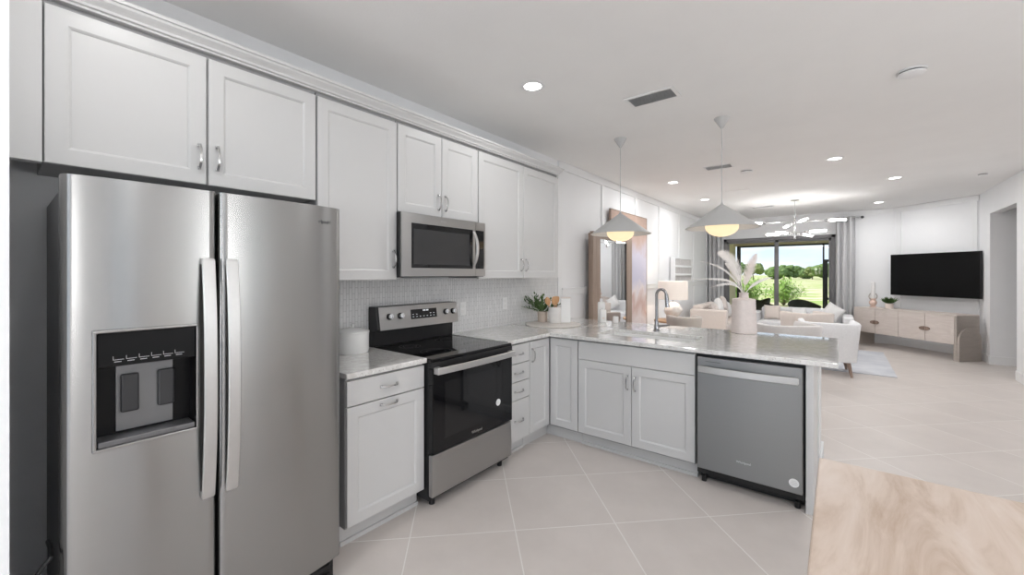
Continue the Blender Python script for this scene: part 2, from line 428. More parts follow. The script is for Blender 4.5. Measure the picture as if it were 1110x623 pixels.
# sliding door
d = thing('door_1', 'dark grey framed sliding glass door open to the lanai view', 'door', (0, YB + .02, 0)); d['kind'] = 'structure'
del d['category']
fr = MB().box((DX0, 0, 0), (DX0 + .07, .12, DZ)).box((DX1 - .07, 0, 0), (DX1, .12, DZ)).box((DX0, 0, DZ - .07), (DX1, .12, DZ)).box((DX0, 0, 0), (DX1, .12, .04))
obj('frame', fr, M['bronze'], d, bev=.004)
mid = 1.45
for k, (x0, x1, yy) in enumerate(((DX0 + .05, mid + .05, .03), (mid - .04, DX1 - .05, .075))):
    s = MB()
    for a, b in ((x0, x0 + .07), (x1 - .07, x1)): s.box((a, yy, .03), (b, yy + .035, DZ - .04))
    s.box((x0, yy, .03), (x1, yy + .035, .12)).box((x0, yy, DZ - .12), (x1, yy + .035, DZ - .05))
    p = obj('sliding_panel', s, M['bronze'], d, bev=.003)
    obj('pane', MB().box((x0 + .06, yy + .012, .1), (x1 - .06, yy + .02, DZ - .1)), M['glass'], p)

# ================================================================== CABINETS
def shaker(x0, x1, z0, z1, yf, th=.02, rail=.058, rec=.009):
    """recessed panel door facing local -Y, front face at y=yf"""
    b = MB(); bm = b.bm
    def ring(ins, y): return [bm.verts.new(p) for p in ((x0 + ins, y, z0 + ins), (x1 - ins, y, z0 + ins), (x1 - ins, y, z1 - ins), (x0 + ins, y, z1 - ins))]
    R = [ring(0, yf + th), ring(0, yf + .002), ring(.002, yf), ring(rail, yf), ring(rail + .007, yf + rec * .55), ring(rail + .010, yf + rec)]
    for a, c in zip(R, R[1:]):
        for i in range(4): bm.faces.new((a[i], a[(i + 1) % 4], c[(i + 1) % 4], c[i]))
    bm.faces.new(R[-1]); bm.faces.new(list(reversed(R[0])))
    return b
def slab(x0, x1, z0, z1, yf, th=.02): return MB().box((x0, yf, z0), (x1, yf + th, z1))
def pull(x, z, yf, vertical=True, L=.115):
    """arched bow pull with flared feet"""
    b = MB(); pts = []
    for i in range(13):
        q = i / 12; s = (q - .5) * L
        out = .027 * (1 - abs(2 * q - 1) ** 3.2)
        pts.append((x, yf - .004 - out, z + s) if vertical else (x + s, yf - .004 - out, z))
    b.strap(pts, .010, .006, (1, 0, 0) if vertical else (0, 0, 1))
    for sgn in (-1, 1):
        c = (x, z + sgn * (L / 2 - .006)) if vertical else (x + sgn * (L / 2 - .006), z)
        b.box((c[0] - .007, yf - .010, c[1] - .007), (c[0] + .007, yf, c[1] + .007))
    return b
def door_part(T, x0, x1, z0, z1, yf, hx=None, hz=None, vert=True, name='door'):
    d = obj(name, shaker(x0, x1, z0, z1, yf), M['cab'], T)
    if hx is not None: obj('handle', pull(hx, hz, yf, vert), M['nickel'], d, bev=.001, smooth=True)
    return d
def drawer_part(T, x0, x1, z0, z1, yf, handle=True, name='drawer'):
    d = obj(name, slab(x0, x1, z0, z1, yf), M['cab'], T, bev=.002)
    if handle: obj('handle', pull((x0 + x1) / 2, (z0 + z1) / 2, yf, False), M['nickel'], d, bev=.001, smooth=True)
    return d

RL = PI / 2      # left-wall units: local x = world +y, local -y = world +x
UF = -.35        # upper door front
def upper(name, y0, y1, z0, doors, label, cat='cabinet'):
    T = thing(name, label, cat, (0, y0, 0), RL, 'white upper cabinets along the left wall')
    Wd = y1 - y0
    obj('body', MB().box((.001, -.33, z0 + .004), (Wd - .001, -.001, 2.4245)), M['cab_shade'], T, bev=.002)
    for a, b, hx, hz in doors:
        door_part(T, a, b, z0, 2.40, UF, hx, hz)
    return T
T = upper('upper_cabinet', .104, 1.095, 1.824, [(.004, .489, .462, 1.945), (.498, .986, .530, 1.950)], 'wide two-door white cabinet mounted above the stainless refrigerator')
obj('filler_panel', MB().box((-.08, -.348, 1.824), (-.001, -.30, 2.4245)), M['cab'], T)
upper('upper_cabinet', 1.099, 1.620, 1.383, [(.003, .518, .489, 1.515)], 'tall single-door white upper cabinet between the refrigerator cabinet and the microwave')
upper('upper_cabinet', 1.624, 2.385, 1.829, [(.003, .378, .345, 1.93), (.383, .758, .412, 1.93)], 'short two-door white cabinet directly above the microwave')
upper('upper_cabinet', 2.389, 3.580, 1.383, [(.003, .592, .560, 1.50), (.597, 1.186, .630, 1.50)], 'tall two-door white upper cabinet to the right of the microwave')
# crown moulding along the cabinet tops
cp = [(0.0, 2.4255), (.352, 2.4255), (.354, 2.434), (.362, 2.437), (.364, 2.447), (.372, 2.456), (.384, 2.468), (.388, 2.478), (.394, 2.480), (.396, 2.493), (0.0, 2.493)]
cr_ = MB()
rings = []
for yy, ex in ((.024, 0), (3.58, 1)):
    rings.append([(px, yy + (max(0, px - .352) if ex and px > 0 else 0), pz) for px, pz in cp])
cr_.ring_loft(rings)
single('crown_molding', cr_, M['cab'], 'long stepped white crown molding running along the top of all the upper cabinets', 'molding')

BF = -.63
def base_body(T, Wd, toe=True, z1=.882):
    obj('body', MB().box((.001, -.61, .105), (Wd - .001, -.012, z1)), M['cab_shade'], T, bev=.002)
    obj('toe_kick', MB().box((0.001, -.555, .0), (Wd - .001, -.02, .105)).box((.001, -.567, 0), (Wd - .001, -.555, .022)), M['cab'], T)
T = thing('base_cabinet', 'white base cabinet with one drawer over one door, between refrigerator and range', 'cabinet', (0, 1.112, 0), RL)
base_body(T, .503)
drawer_part(T, .003, .5, .738, .868, BF)
door_part(T, .003, .5, .118, .732, BF, .251, .704, False)
T = thing('drawer_cabinet', 'narrow white cabinet with a stack of four drawers beside the range', 'cabinet', (0, 2.395, 0), RL)
base_body(T, .303)
for a, b in ((.722, .868), (.579, .717), (.437, .574), (.118, .432)): drawer_part(T, .008, .3, a, b, BF)
T = thing('corner_cabinet', 'white corner cabinet with an L-shaped pair of doors where the counters meet', 'cabinet', (0, 2.70, 0))
b = MB().prism([(.012, .002), (.61, .002), (.61, .308), (.907, .308), (.907, .89), (.012, .89)], .105, .882)
obj('body', b, M['cab_shade'], T)
obj('toe_kick', MB().prism([(.02, .002), (.555, .002), (.555, .362), (.907, .362), (.907, .88), (.02, .88)], 0, .105), M['cab'], T)
d1 = shaker(.003, .285, .118, .868, BF).xf(Matrix.Rotation(RL, 4, 'Z'))
d1 = obj('door', d1, M['cab'], T)
obj('handle', pull(.03, .755, BF).xf(Matrix.Rotation(RL, 4, 'Z')), M['nickel'], d1, smooth=True)
obj('door', shaker(.638, .903, .118, .868, .29), M['cab'], T)
PF = 2.99
T = thing('sink_cabinet', 'white two-door sink cabinet with a plain false drawer front in the peninsula', 'cabinet', (.909, PF + .62, 0))
b = MB().box((.001, -.60, .105), (.913, -.012, .64)).box((.001, -.60, .64), (.02, -.012, .882)).box((.894, -.60, .64), (.913, -.012, .882)).box((.02, -.60, .64), (.894, -.585, .882))
obj('body', b, M['cab_shade'], T)
obj('toe_kick', MB().box((.001, -.545, 0), (.913, -.02, .105)).box((.001, -.557, 0), (.913, -.545, .022)), M['cab'], T)
drawer_part(T, .003, .911, .722, .868, -.62, False, 'false_drawer_front')
door_part(T, .003, .455, .118, .717, -.62, .427, .595)
door_part(T, .459, .911, .118, .717, -.62, .487, .592)
# end panel + half wall behind the peninsula cabinets
single('end_panel', MB().box((2.440, 2.984, 0), (2.478, 3.618, .883)), M['cab'], 'flat white end panel closing the peninsula beside the dishwasher', 'panel', bev=.003)
struct('wall_peninsula', MB().box((.014, 3.622, 0), (2.486, 4.055, .883)), M['trim'])
struct('baseboard_peninsula', MB().box((.014, 4.056, 0), (2.50, 4.070, .10)).box((2.486, 3.63, 0), (2.50, 4.056, .10)), B, bev=.003)

# countertops
single('countertop', MB().box((.001, 1.10, .884), (.652, 1.617, .914)), M['counter'], 'short speckled pale quartz countertop between the refrigerator and the range', 'countertop', bev=.004)
def counter_L():
    b = MB(); bm = b.bm
    xs = [.001, .652, .975, 1.735, 2.592]; ys_ = [2.390, 2.958, 3.195, 3.555, 4.128]
    def inside(i, j):
        if j == 0: return i == 0
        return not (i == 2 and j == 2)
    V = {}
    def v(i, j, z):
        k = (i, j, z)
        if k not in V: V[k] = bm.verts.new((xs[i], ys_[j], z))
        return V[k]
    z0, z1 = .884, .914
    for i in range(4):
        for j in range(4):
            if not inside(i, j): continue
            bm.faces.new((v(i, j, z1), v(i + 1, j, z1), v(i + 1, j + 1, z1), v(i, j + 1, z1)))
            bm.faces.new((v(i, j + 1, z0), v(i + 1, j + 1, z0), v(i + 1, j, z0), v(i, j, z0)))
            for (di, dj, a, c) in ((-1, 0, (i, j), (i, j + 1)), (1, 0, (i + 1, j + 1), (i + 1, j)), (0, -1, (i + 1, j), (i, j)), (0, 1, (i, j + 1), (i + 1, j + 1))):
                ni, nj = i + di, j + dj
                if not (0 <= ni < 4 and 0 <= nj < 4 and inside(ni, nj)):
                    bm.faces.new((v(*a, z0), v(*c, z0), v(*c, z1), v(*a, z1)))
    return b
single('countertop', counter_L(), M['counter'], 'long L-shaped speckled pale quartz countertop of the peninsula with the sink cutout', 'countertop', bev=.004)

# sink and faucet
T = thing('kitchen_sink', 'white undermount sink basin set in the peninsula countertop', 'sink', (1.355, 3.375, .69))
b = MB()
hx, hy = .384, .184
rings = []
for ins, z in ((-.012, .193), (0.0, .193), (.004, .05), (.03, .012), (.06, .010)):
    rings.append([(sx * (hx - ins), sy * (hy - ins), z) for sx, sy in ((-1, -1), (1, -1), (1, 1), (-1, 1))])
b.ring_loft(rings, (False, True))
obj('basin', b, M['white'], T, bev=.006, smooth=True)
obj('drain', MB().lathe([(.001, .013), (.042, .013), (.045, .011)], (0, 0, 0), 24), M['nickel'], T, smooth=True)
T = thing('kitchen_faucet', 'tall dark steel gooseneck faucet with pull-down spray head behind the sink', 'faucet', (1.325, 3.66, .9142))
obj('base', MB().lathe([(.028, 0), (.028, .006), (.02, .012), (.02, .05), (.017, .055), (.017, .09)], (0, 0, 0), 24), M['faucet'], T, smooth=True)
pts = [(0, 0, .08), (0, 0, .20), (0, 0, .315)]
for i in range(1, 13):
    a = PI - PI * .90 * i / 12
    pts.append((.046 * (1 + math.cos(a)), -.02 * i / 12, .315 + .055 * math.sin(a)))
obj('spout', MB().tube(pts, .0125, 14), M['faucet'], T, smooth=True)
obj('spray_head', MB().tube([(.091, -.020, .332), (.096, -.022, .29), (.104, -.024, .215)], [.014, .017, .018], 16), M['faucet'], T, smooth=True)
obj('lever', MB().tube([(.015, 0, .045), (.045, -.002, .047), (.115, -.006, .060)], [.013, .011, .008], 12), M['faucet'], T, smooth=True)

# ================================================================== REFRIGERATOR
FX = .80
T = thing('refrigerator', 'large stainless steel side-by-side refrigerator with water dispenser in the left door', 'refrigerator', (0, .555, 0))
def fx(y):  # front curvature, y relative to centre
    tt = abs(y) / .445
    return FX - .030 * tt ** 4
obj('body', MB().box((.03, -.425, .03), (.70, .425, 1.70)), mat('fridge_side_grey', (.22, .22, .225), .45, var=.03), T, bev=.006)
def fridge_door(y0, y1, hole=None):
    b = MB(); bm = b.bm
    ys_ = [y0 + (y1 - y0) * i / 16 for i in range(17)]
    zs = [.115, 1.722]
    if hole:
        ys_ = sorted(set([y for y in ys_ if abs(y - hole[0]) > .008 and abs(y - hole[1]) > .008] + [hole[0], hole[1]]))
        zs = [.115, hole[2], hole[3], 1.722]
    def X(y):
        e = min(y - y0, y1 - y); return fx(y) - (.014 * (1 - e / .014) ** 2 if e < .014 else 0)
    ys2 = sorted(set(ys_ + [y0 + .003, y0 + .007, y0 + .014, y1 - .003, y1 - .007, y1 - .014]))
    F = [[bm.verts.new((X(y), y, z)) for z in zs] for y in ys2]
    Bk = [[bm.verts.new((.705, y, z)) for z in zs] for y in ys2]
    nz_ = len(zs) - 1
    for i in range(len(ys2) - 1):
        for j in range(nz_):
            if hole and j == 1 and ys2[i] >= hole[0] - 1e-6 and ys2[i + 1] <= hole[1] + 1e-6: continue
            bm.faces.new((F[i][j], F[i + 1][j], F[i + 1][j + 1], F[i][j + 1]))
            bm.faces.new((Bk[i][j], Bk[i][j + 1], Bk[i + 1][j + 1], Bk[i + 1][j]))
        bm.faces.new((F[i][0], Bk[i][0], Bk[i + 1][0], F[i + 1][0])); bm.faces.new((F[i][-1], F[i + 1][-1], Bk[i + 1][-1], Bk[i][-1]))
    for k in (0, -1):
        for j in range(nz_): bm.faces.new((F[k][j], F[k][j + 1], Bk[k][j + 1], Bk[k][j]))
    return b
H = (-.365, -.108, .872, 1.237)
dl = obj('door', fridge_door(-.435, -.050, H), M['steel'], T, smooth=True)
dr = obj('door', fridge_door(-.042, .449), M['steel'], T, smooth=True)
def fhandle(y, s):
    pts = []
    for i in range(21):
        q = i / 20; z = .618 + q * .853
        pts.append((FX + .014 + .030 * (1 - abs(2 * q - 1) ** 2.4), y, z))
    b = MB().strap(pts, .040, .012, (0, 1, 0))
    for z in (.625, 1.464): b.box((FX - .012, y - .018, z - .012), (FX + .018, y + .018, z + .012))
    return b
obj('handle', fhandle(-.079, 1), M['steel_hi'], dl, bev=.003, smooth=True)
obj('handle', fhandle(-.006, 1), M['steel_hi'], dr, bev=.003, smooth=True)
# dispenser
y0, y1, z0, z1 = H
xb = .722
b = MB()
o_ = [(FX - .004, y0, z0), (FX - .004, y1, z0), (FX - .004, y1, z1), (FX - .004, y0, z1)]
i_ = [(xb, y0 + .004, z0 + .004), (xb, y1 - .004, z0 + .004), (xb, y1 - .004, z1 - .004), (xb, y0 + .004, z1 - .004)]
b.ring_loft([o_, i_], (False, True))
M['niche'] = mat('niche_black', (.006, .006, .0065), .3, spec=.2, var=.1)
disp = obj('dispenser', b, M['niche'], T)
rim = MB()
for a, c in (((y0 - .007, z0 - .007), (y1 + .007, z0 + .003)), ((y0 - .007, z1 - .003), (y1 + .007, z1 + .007)), ((y0 - .007, z0), (y0 + .003, z1)), ((y1 - .003, z0), (y1 + .007, z1))):
    rim.box((FX - .022, a[0], a[1]), (FX + .002, c[0], c[1]))
obj('rim', rim, M['steel'], disp, bev=.003)
obj('control_panel', MB().box((xb + .01, y0 + .004, 1.125), (FX - .006, y1 - .004, z1 - .004)), M['niche'], disp, bev=.003)
ic = MB()
for k in range(6):
    yy = y0 + .040 + k * .031
    ic.box((FX - .0058, yy, 1.146), (FX - .0048, yy + .026, 1.1475)).box((FX - .0058, yy, 1.146), (FX - .0048, yy + .0012, 1.158))
    ic.box((FX - .0058, yy + .003, 1.139), (FX - .0048, yy + .02, 1.1412))
obj('control_marks', ic, mat('grey_print', (.45, .45, .46), .5, var=.02), disp)
obj('backplate', MB().box((xb + .002, y0 + .055, z0 + .03), (xb + .010, y1 - .055, 1.125)), mat('dispenser_grey', (.20, .20, .205), .35, .6, var=.05), disp)
for yy in (-.300, -.206):
    pd_ = MB().box((xb + .012, yy, .962), (xb + .026, yy + .046, 1.088))
    obj('paddle', pd_, mat('paddle_black', (.035, .035, .037), .4, var=.1), disp, bev=.006)
obj('drip_tray', MB().box((xb, y0 + .006, z0 + .004), (FX - .002, y1 - .006, z0 + .022)), mat('tray_grey', (.18, .18, .185), .3, .6, var=.05), disp, bev=.003)
obj('base_grille', MB().box((.60, -.42, .02), (.755, .42, .108)).box((.755, -.40, .03), (.765, .40, .05)).box((.755, -.40, .07), (.765, .40, .09)), M['black'], T, bev=.004)
for s in (-1, 1):
    obj('hinge_cover', MB().box((.60, s * .36 - .05, 1.70), (.76, s * .36 + .05, 1.725)), M['darkgrey'], T, bev=.005)
    obj('foot', MB().lathe([(.02, 0), (.02, .03)], (.62, s * .38, 0), 12), M['black'], T)
MX = Matrix(((0, 0, 1, 0), (1, 0, 0, 0), (0, 1, 0, 0), (0, 0, 0, 1)))   # text facing +x
text('logo', 'Whirlpool', .022, M['darkgrey'], dr, Matrix.Translation((fx(.343) + .0006, .343, 1.653)) @ MX)
pts = [(.755, .066, .004), (.757, .066, .30), (.76, .064, .50)] + [(.76 - .0 * i, .082 - .018 * math.cos(PI * i / 10) + .0, .50 + .075 * math.sin(PI * i / 20 * 1.0)) for i in range(1, 11)] + [(.70, .104, .575), (.60, .104, .56)]
single('power_cord', MB().tube(pts, .006, 8), M['black'], 'black looped cord hanging in the gap left of the refrigerator', 'cord', smooth=True)

# ================================================================== RANGE
T = thing('electric_range', 'freestanding stainless electric range with black glass cooktop and oven door', 'range', (0, 1.621, 0), RL)
RW = .768
obj('body', MB().box((.002, -.655, .045), (RW - .002, -.03, .885)), M['black'], T, bev=.004)
ck = obj('cooktop', MB().box((0, -.69, .886), (RW, -.05, .908)), M['blackglass'], T, bev=.006)
for cx, cy, r in ((.20, -.50, .105), (.57, -.50, .085), (.20, -.22, .075), (.57, -.22, .105)):
    bb = MB()
    for rr in (r, r * .62):
        bb.ring_loft([[(cx + q * math.cos(2 * PI * i / 40), cy + q * math.sin(2 * PI * i / 40), .9085) for i in range(40)] for q in (rr - .002, rr)], (False, False))
    obj('burner_ring', bb, M['darkgrey'], ck)
obj('front_band', MB().box((.0, -.695, .852), (RW, -.655, .886)), M['black'], T, bev=.004)
od = obj('oven_door', MB().box((.003, -.695, .338), (RW - .003, -.656, .848)), M['blackglass'], T, bev=.004)
obj('window', MB().box((.10, -.6962, .41), (RW - .10, -.6945, .755)), mat('oven_window', (.012, .012, .013), .05, var=.05), od)
hb = MB().strap([(.012 + (RW - .024) * i / 10, -.728 - .012 * (1 - (2 * i / 10 - 1) ** 2), .838) for i in range(11)], .042, .014, (0, 0, 1))
for xx in (.012, RW - .052): hb.box((xx, -.73, .818), (xx + .04, -.69, .858))
obj('handle', hb, M['steel_hi'], od, bev=.004, smooth=True)
text('logo', 'Whirlpool', .024, M['steel_hi'], od, Matrix.Translation((.385, -.6968, .372)) @ Matrix.Rotation(PI / 2, 4, 'X'))
st = obj('sticker', MB().lathe([(.001, 0), (.024, 0), (.024, .0006)], (0, 0, 0), 28).xf(Matrix.Translation((.603, -.6975, .508)) @ Matrix.Rotation(PI / 2, 4, 'X')), M['plastic'], od)
sl = MB()
for k in range(3): sl.box((.588, -.6989, .500 + k * .007), (.618, -.6983, .5022 + k * .007))
obj('sticker_print', sl, M['vent'], od)
obj('storage_drawer', MB().box((.003, -.690, .075), (RW - .003, -.656, .328)), M['steel_rg'], T, bev=.005)
for xx in (.06, RW - .06):
    for yy in (-.62, -.08): obj('foot', MB().lathe([(.018, 0), (.018, .05)], (xx, yy, 0), 12), M['black'], T)
bgd = obj('backguard', MB().prism([(-.055, .908), (-.012, .908), (-.012, 1.19), (-.10, 1.19), (-.125, 1.03), (-.06, 1.015)], .004, RW - .004, 'x'), M['black'], T, bev=.003)
n_ = Vector((0, -(1.188 - 1.03), -.027)).normalized()
pc = MB().prism([(-.1035, 1.188), (-.1285, 1.028), (-.1265, 1.026), (-.0985, 1.188)], .024, RW - .004, 'x')
obj('control_panel', pc, M['steel_rg'], bgd, bev=.001)
tilt = math.atan2(.025, .16)
def face(x, z, off): # point on tilted control face
    f = (z - 1.028) / .16
    return Vector((x, -.1285 + .025 * f, z)) + Vector((0, -math.cos(tilt), math.sin(tilt))) * off
for xx in (.105, .198, .632, .712):
    a = face(xx, 1.118, 0); c = face(xx, 1.118, .014); e2 = face(xx, 1.118, .026)
    kb = obj('knob', MB().tube([a, c], [.023, .021], 20), M['black'], bgd, smooth=True)
    obj('knob_grip', MB().tube([c, e2], [.018, .016], 20).box(c + Vector((.001, -.014, -.018)), c + Vector((.010, 0, .018))), M['chrome'], kb, smooth=True)
dsp = MB(); a = face(.29, 1.085, .0006); c = face(.54, 1.085, .0006); e2 = face(.54, 1.155, .0006); g = face(.29, 1.155, .0006)
dsp.quad(a, c, e2, g)
dsp = obj('display', dsp, M['blackglass'], bgd)
m_dg = mat('display_glow', (.5, .5, .5), .5, emit=(.8, .85, .9), estr=.5, var=.01)
for k in range(4):
    p = face(.405 + k * .013 + (.004 if k > 1 else 0), 1.139, .001); obj('clock_digit', MB().box(p + Vector((0, -.0008, 0)), p + Vector((.008, .0002, .011))), m_dg, dsp)
for k in range(7):
    for rz_ in (1.10, 1.118):
        if rz_ == 1.118 and 2 <= k <= 4: continue
        p = face(.305 + k * .033, rz_, .001); obj('touch_mark', MB().box(p + Vector((0, -.0006, 0)), p + Vector((.012, .0002, .003))), m_dg, dsp)

# ================================================================== MICROWAVE
T = thing('microwave', 'stainless over-the-range microwave hanging under the short cabinet above the range', 'microwave', (0, 1.606, 1.40), RL)
MW = .80; F0 = -.41
obj('body', MB().box((.022, -.372, .012), (MW - .022, -.008, .425)), M['black'], T, bev=.003)
obj('frame', MB().box((.0, -.392, .0), (MW, -.372, .418)), M['black'], T, bev=.003)
md = MB().box((.005, F0, .356), (.688, -.392, .418)).box((.005, F0, .004), (.688, -.392, .060)).box((.005, F0, .06), (.082, -.392, .356)).box((.66, F0 + .002, .06), (.688, -.392, .356))
dd = obj('door', md, M['steel_rg'], T)
obj('window', MB().box((.082, F0 + .004, .06), (.665, -.392, .356)), M['blackglass'], dd)
obj('window_screen', MB().box((.100, F0 + .002, .085), (.625, F0 + .0035, .318)), mat('microwave_screen', (.035, .035, .036), .25, var=.05), dd)
cpn = obj('control_panel', MB().box((.692, F0 + .002, .06), (MW - .018, -.392, .356)), M['blackglass'], T, bev=.002)
obj('panel_edge', MB().box((.692, F0, .356), (MW - .002, -.392, .418)).box((.692, F0, .004), (MW - .002, -.392, .06)).box((MW - .018, F0, .06), (MW - .002, -.392, .356)), M['steel_rg'], T)
pts = [(.662, F0 - .004 - .042 * (1 - abs(2 * i / 14 - 1) ** 2.2), .082 + .26 * i / 14) for i in range(15)]
obj('handle', MB().strap(pts, .026, .010, (1, 0, 0)), M['steel_hi'], dd, bev=.003, smooth=True)
obj('vent_base', MB().box((.05, -.36, -.004), (MW - .05, -.05, .012)), M['darkgrey'], T)
text('logo', 'Whirlpool', .012, M['vent'], dd, Matrix.Translation((.36, F0 - .0004, .388)) @ Matrix.Rotation(PI / 2, 4, 'X'), .0003)

# ================================================================== DISHWASHER
T = thing('dishwasher', 'stainless dishwasher with curved bar handle and round white sticker in the peninsula', 'dishwasher', (1.828, PF + .62, 0))
obj('body', MB().box((.002, -.60, .06), (.608, -.03, .880)), M['black'], T, bev=.003)
dwd = obj('door', MB().box((.010, -.645, .108), (.600, -.602, .862)), M['steel_dw'], T, bev=.006)
pts = [(.022 + .556 * i / 16, -.665 - .022 * (1 - (2 * i / 16 - 1) ** 2), .783 + 0) for i in range(17)]
hb = MB().strap(pts, .042, .012, (0, 0, 1))
for xx in (.020, .556): hb.box((xx, -.668, .765), (xx + .025, -.640, .801))
obj('handle', hb, M['steel_hi'], dwd, bev=.003, smooth=True)
obj('vent_slot', MB().box((.065, -.6458, .832), (.155, -.6445, .836)), M['darkgrey'], dwd)
text('logo', 'Whirlpool', .020, M['vent'], dwd, Matrix.Translation((.29, -.6456, .215)) @ Matrix.Rotation(PI / 2, 4, 'X'), .0003)
obj('sticker', MB().lathe([(.001, 0), (.026, 0), (.026, .0006)], (0, 0, 0), 28).xf(Matrix.Translation((.556, -.6455, .172)) @ Matrix.Rotation(PI / 2, 4, 'X')), M['plastic'], dwd)
sl = MB()
for k, ww in enumerate((.014, .019, .016, .011)): sl.box((.556 - ww, -.6468, .158 + k * .008), (.556 + ww, -.6462, .1605 + k * .008))
obj('sticker_print', sl, M['vent'], dwd)
obj('toe_panel', MB().box((.01, -.54, .012), (.60, -.50, .10)), M['black'], T)
for xx in (.04, .57): obj('foot', MB().lathe([(.016, 0), (.016, .04), (.008, .045), (.008, .09)], (xx, -.575, 0), 14), M['black'], T, smooth=True)
#--PART2--
# ================================================================== CEILING FIXTURES
def can_light(x, y, label):
    T = thing('recessed_light', label, 'ceiling light', (x, y, ZC), 0, 'recessed lights in the ceiling')
    obj('trim_ring', MB().lathe([(.060, -.0005), (.062, -.006), (.088, -.004), (.090, -.0005)], (0, 0, 0), 32, caps=(False, False)), M['plastic'], T, smooth=True)
    obj('diffuser', MB().lathe([(.001, -.0045), (.061, -.0045)], (0, 0, 0), 32, caps=(True, False)), M['diffuser'], T)
    ld = bpy.data.lights.new('lamp', 'AREA'); ld.shape = 'DISK'; ld.size = .12; ld.energy = CAN_POWER * (2.9 if y > 5.5 else 1.0); ld.color = (.99, .995, 1)
    lo = bpy.data.objects.new('lamp', ld); C.objects.link(lo); lo.parent = T; lo.location = (0, 0, -.012)
    return T
for x, y, lb in (
    (.887, 2.38, 'large round recessed ceiling light above the range, nearest to the cabinets'),
    (.701, 6.156, 'round recessed light between the two pendant lamps, nearer of that pair'),
    (.716, 7.92, 'round recessed light by the panelled left wall, farther of that pair'),
    (2.56, 6.05, 'round recessed ceiling light in front of the chandelier, right of the large pendant'),
    (3.207, 7.783, 'round recessed ceiling light rightmost of all in the photo'),
    (3.181, 10.25, 'round recessed ceiling light above the right curtain'),
    (2.6, 2.1, 'added round recessed fill light above the peninsula end, just out of view'),  # from this row on: unseen lights added to brighten the room
    (.95, .35, 'added round recessed fill light above the refrigerator, out of view'),
    (2.6, .3, 'added round recessed fill light over the wooden table, out of view'),
    (3.9, 4.2, 'added round recessed fill light by the right wall, out of view'),
    (4.4, 1.4, 'added round recessed fill light by the added side openings, out of view'),
    (2.6, -1.5, 'added round recessed fill light behind the wooden table, out of view')):
    can_light(x, y, lb)

def pendant(x, y, label):
    T = thing('pendant_lamp', label, 'pendant lamp', (x, y, 0), 0, 'cone pendants above the peninsula')
    obj('canopy', MB().lathe([(.062, ZC - .0005), (.058, ZC - .012), (.010, ZC - .088), (.004, ZC - .09)], (0, 0, 0), 28), M['shade_out'], T, smooth=True)
    obj('cord', MB().tube([(0, 0, ZC - .085), (0, 0, 2.03)], .0035, 8), M['shade_out'], T)
    R_, h, z0 = .292, .205, 1.815
    prof = [(.006, z0 + h + .02), (.010, z0 + h), (R_, z0), (R_ - .004, z0 - .002), (.012, z0 + h - .012)]
    obj('lamp_shade', MB().lathe(prof, (0, 0, 0), 64), M['shade_out'], T, smooth=True)
    obj('inner_lining', MB().lathe([(.014, z0 + h - .016), (R_ - .008, z0 - .0015)], (0, 0, 0), 64, caps=(False, False)), M['white'], T, smooth=True)
    obj('globe', MB().sphere((0, 0, z0 + .012), .131, sz=.66), M['globe'], T, smooth=True)
    return T
pendant(.901, 3.85, 'grey-white cone pendant lamp in front of the wood-framed mirror')
pendant(1.807, 3.885, 'grey-white cone pendant lamp hanging before the sliding glass door, the larger-looking one')

def vent(x0, x1, y0, y1, label, n=9, slm=None):
    T = thing('ceiling_vent', label, 'vent', ((x0 + x1) / 2, (y0 + y1) / 2, ZC), 0, 'vents in the ceiling')
    a, b_ = (x1 - x0) / 2, (y1 - y0) / 2
    f = MB().box((-a - .025, -b_ - .025, -.008), (a + .025, -b_, -.0005)).box((-a - .025, b_, -.008), (a + .025, b_ + .025, -.0005)).box((-a - .025, -b_, -.008), (-a, b_, -.0005)).box((a, -b_, -.008), (a + .025, b_, -.0005))
    obj('frame', f, M['plastic'], T, bev=.002)
    obj('backing', MB().box((-a, -b_, -.002), (a, b_, -.0006)), mat('vent_shadow_grey', (.30, .30, .30), .6, var=.05), T)
    s = MB()
    for k in range(n):
        yy = -b_ + (k + .5) * 2 * b_ / n
        s.box((-a, yy - .0085, -.008), (a, yy + .0085, -.0065), Matrix.Rotation(.5, 3, 'X'))
    obj('slats', s, slm or M['vent'], T)
for x, y, lb in ((4.9, 1.7, 'added white fill globe hanging by the added side openings, out of view'), (4.5, -1.2, 'added white fill globe hanging in the far right corner behind the camera'), (1.8, -1.8, 'added white fill globe hanging behind the wooden table, out of view')):  # unseen glowing globes, added as fill light
    T = thing('fill_globe', lb, 'pendant lamp', (x, y, 0), 0, 'added fill globes out of view')
    obj('canopy', MB().lathe([(.06, ZC - .0005), (.055, ZC - .02), (.004, ZC - .025)], (0, 0, 0), 24), M['nickel'], T, smooth=True)
    obj('rod', MB().tube([(0, 0, ZC - .02), (0, 0, 1.72)], .006, 8), M['nickel'], T)
    obj('globe', MB().sphere((0, 0, 1.56), .16), M['fillglobe'], T, smooth=True)
vent(1.325, 1.645, 3.02, 3.18, 'grey slatted ceiling vent nearest the kitchen cabinets')
vent(1.28, 1.56, 5.55, 5.70, 'white slatted ceiling vent behind the large pendant lamp', 6, M['plastic'])
vent(1.24, 1.58, 9.45, 9.58, 'small grey ceiling vent beside the chandelier', 6)
def detector(x, y, label, r=.065):
    T = thing('smoke_detector', label, 'smoke detector', (x, y, ZC), 0, 'ceiling detectors')
    obj('base', MB().lathe([(r, -.0005), (r, -.010)], (0, 0, 0), 32), M['plastic'], T, smooth=True)
    obj('sensor_gap', MB().lathe([(r * .86, -.010), (r * .86, -.018)], (0, 0, 0), 32), M['darkgrey'], T)
    obj('cover', MB().lathe([(r * .95, -.018), (r * .93, -.026), (r * .6, -.036), (.001, -.037)], (0, 0, 0), 32), M['plastic'], T, smooth=True)
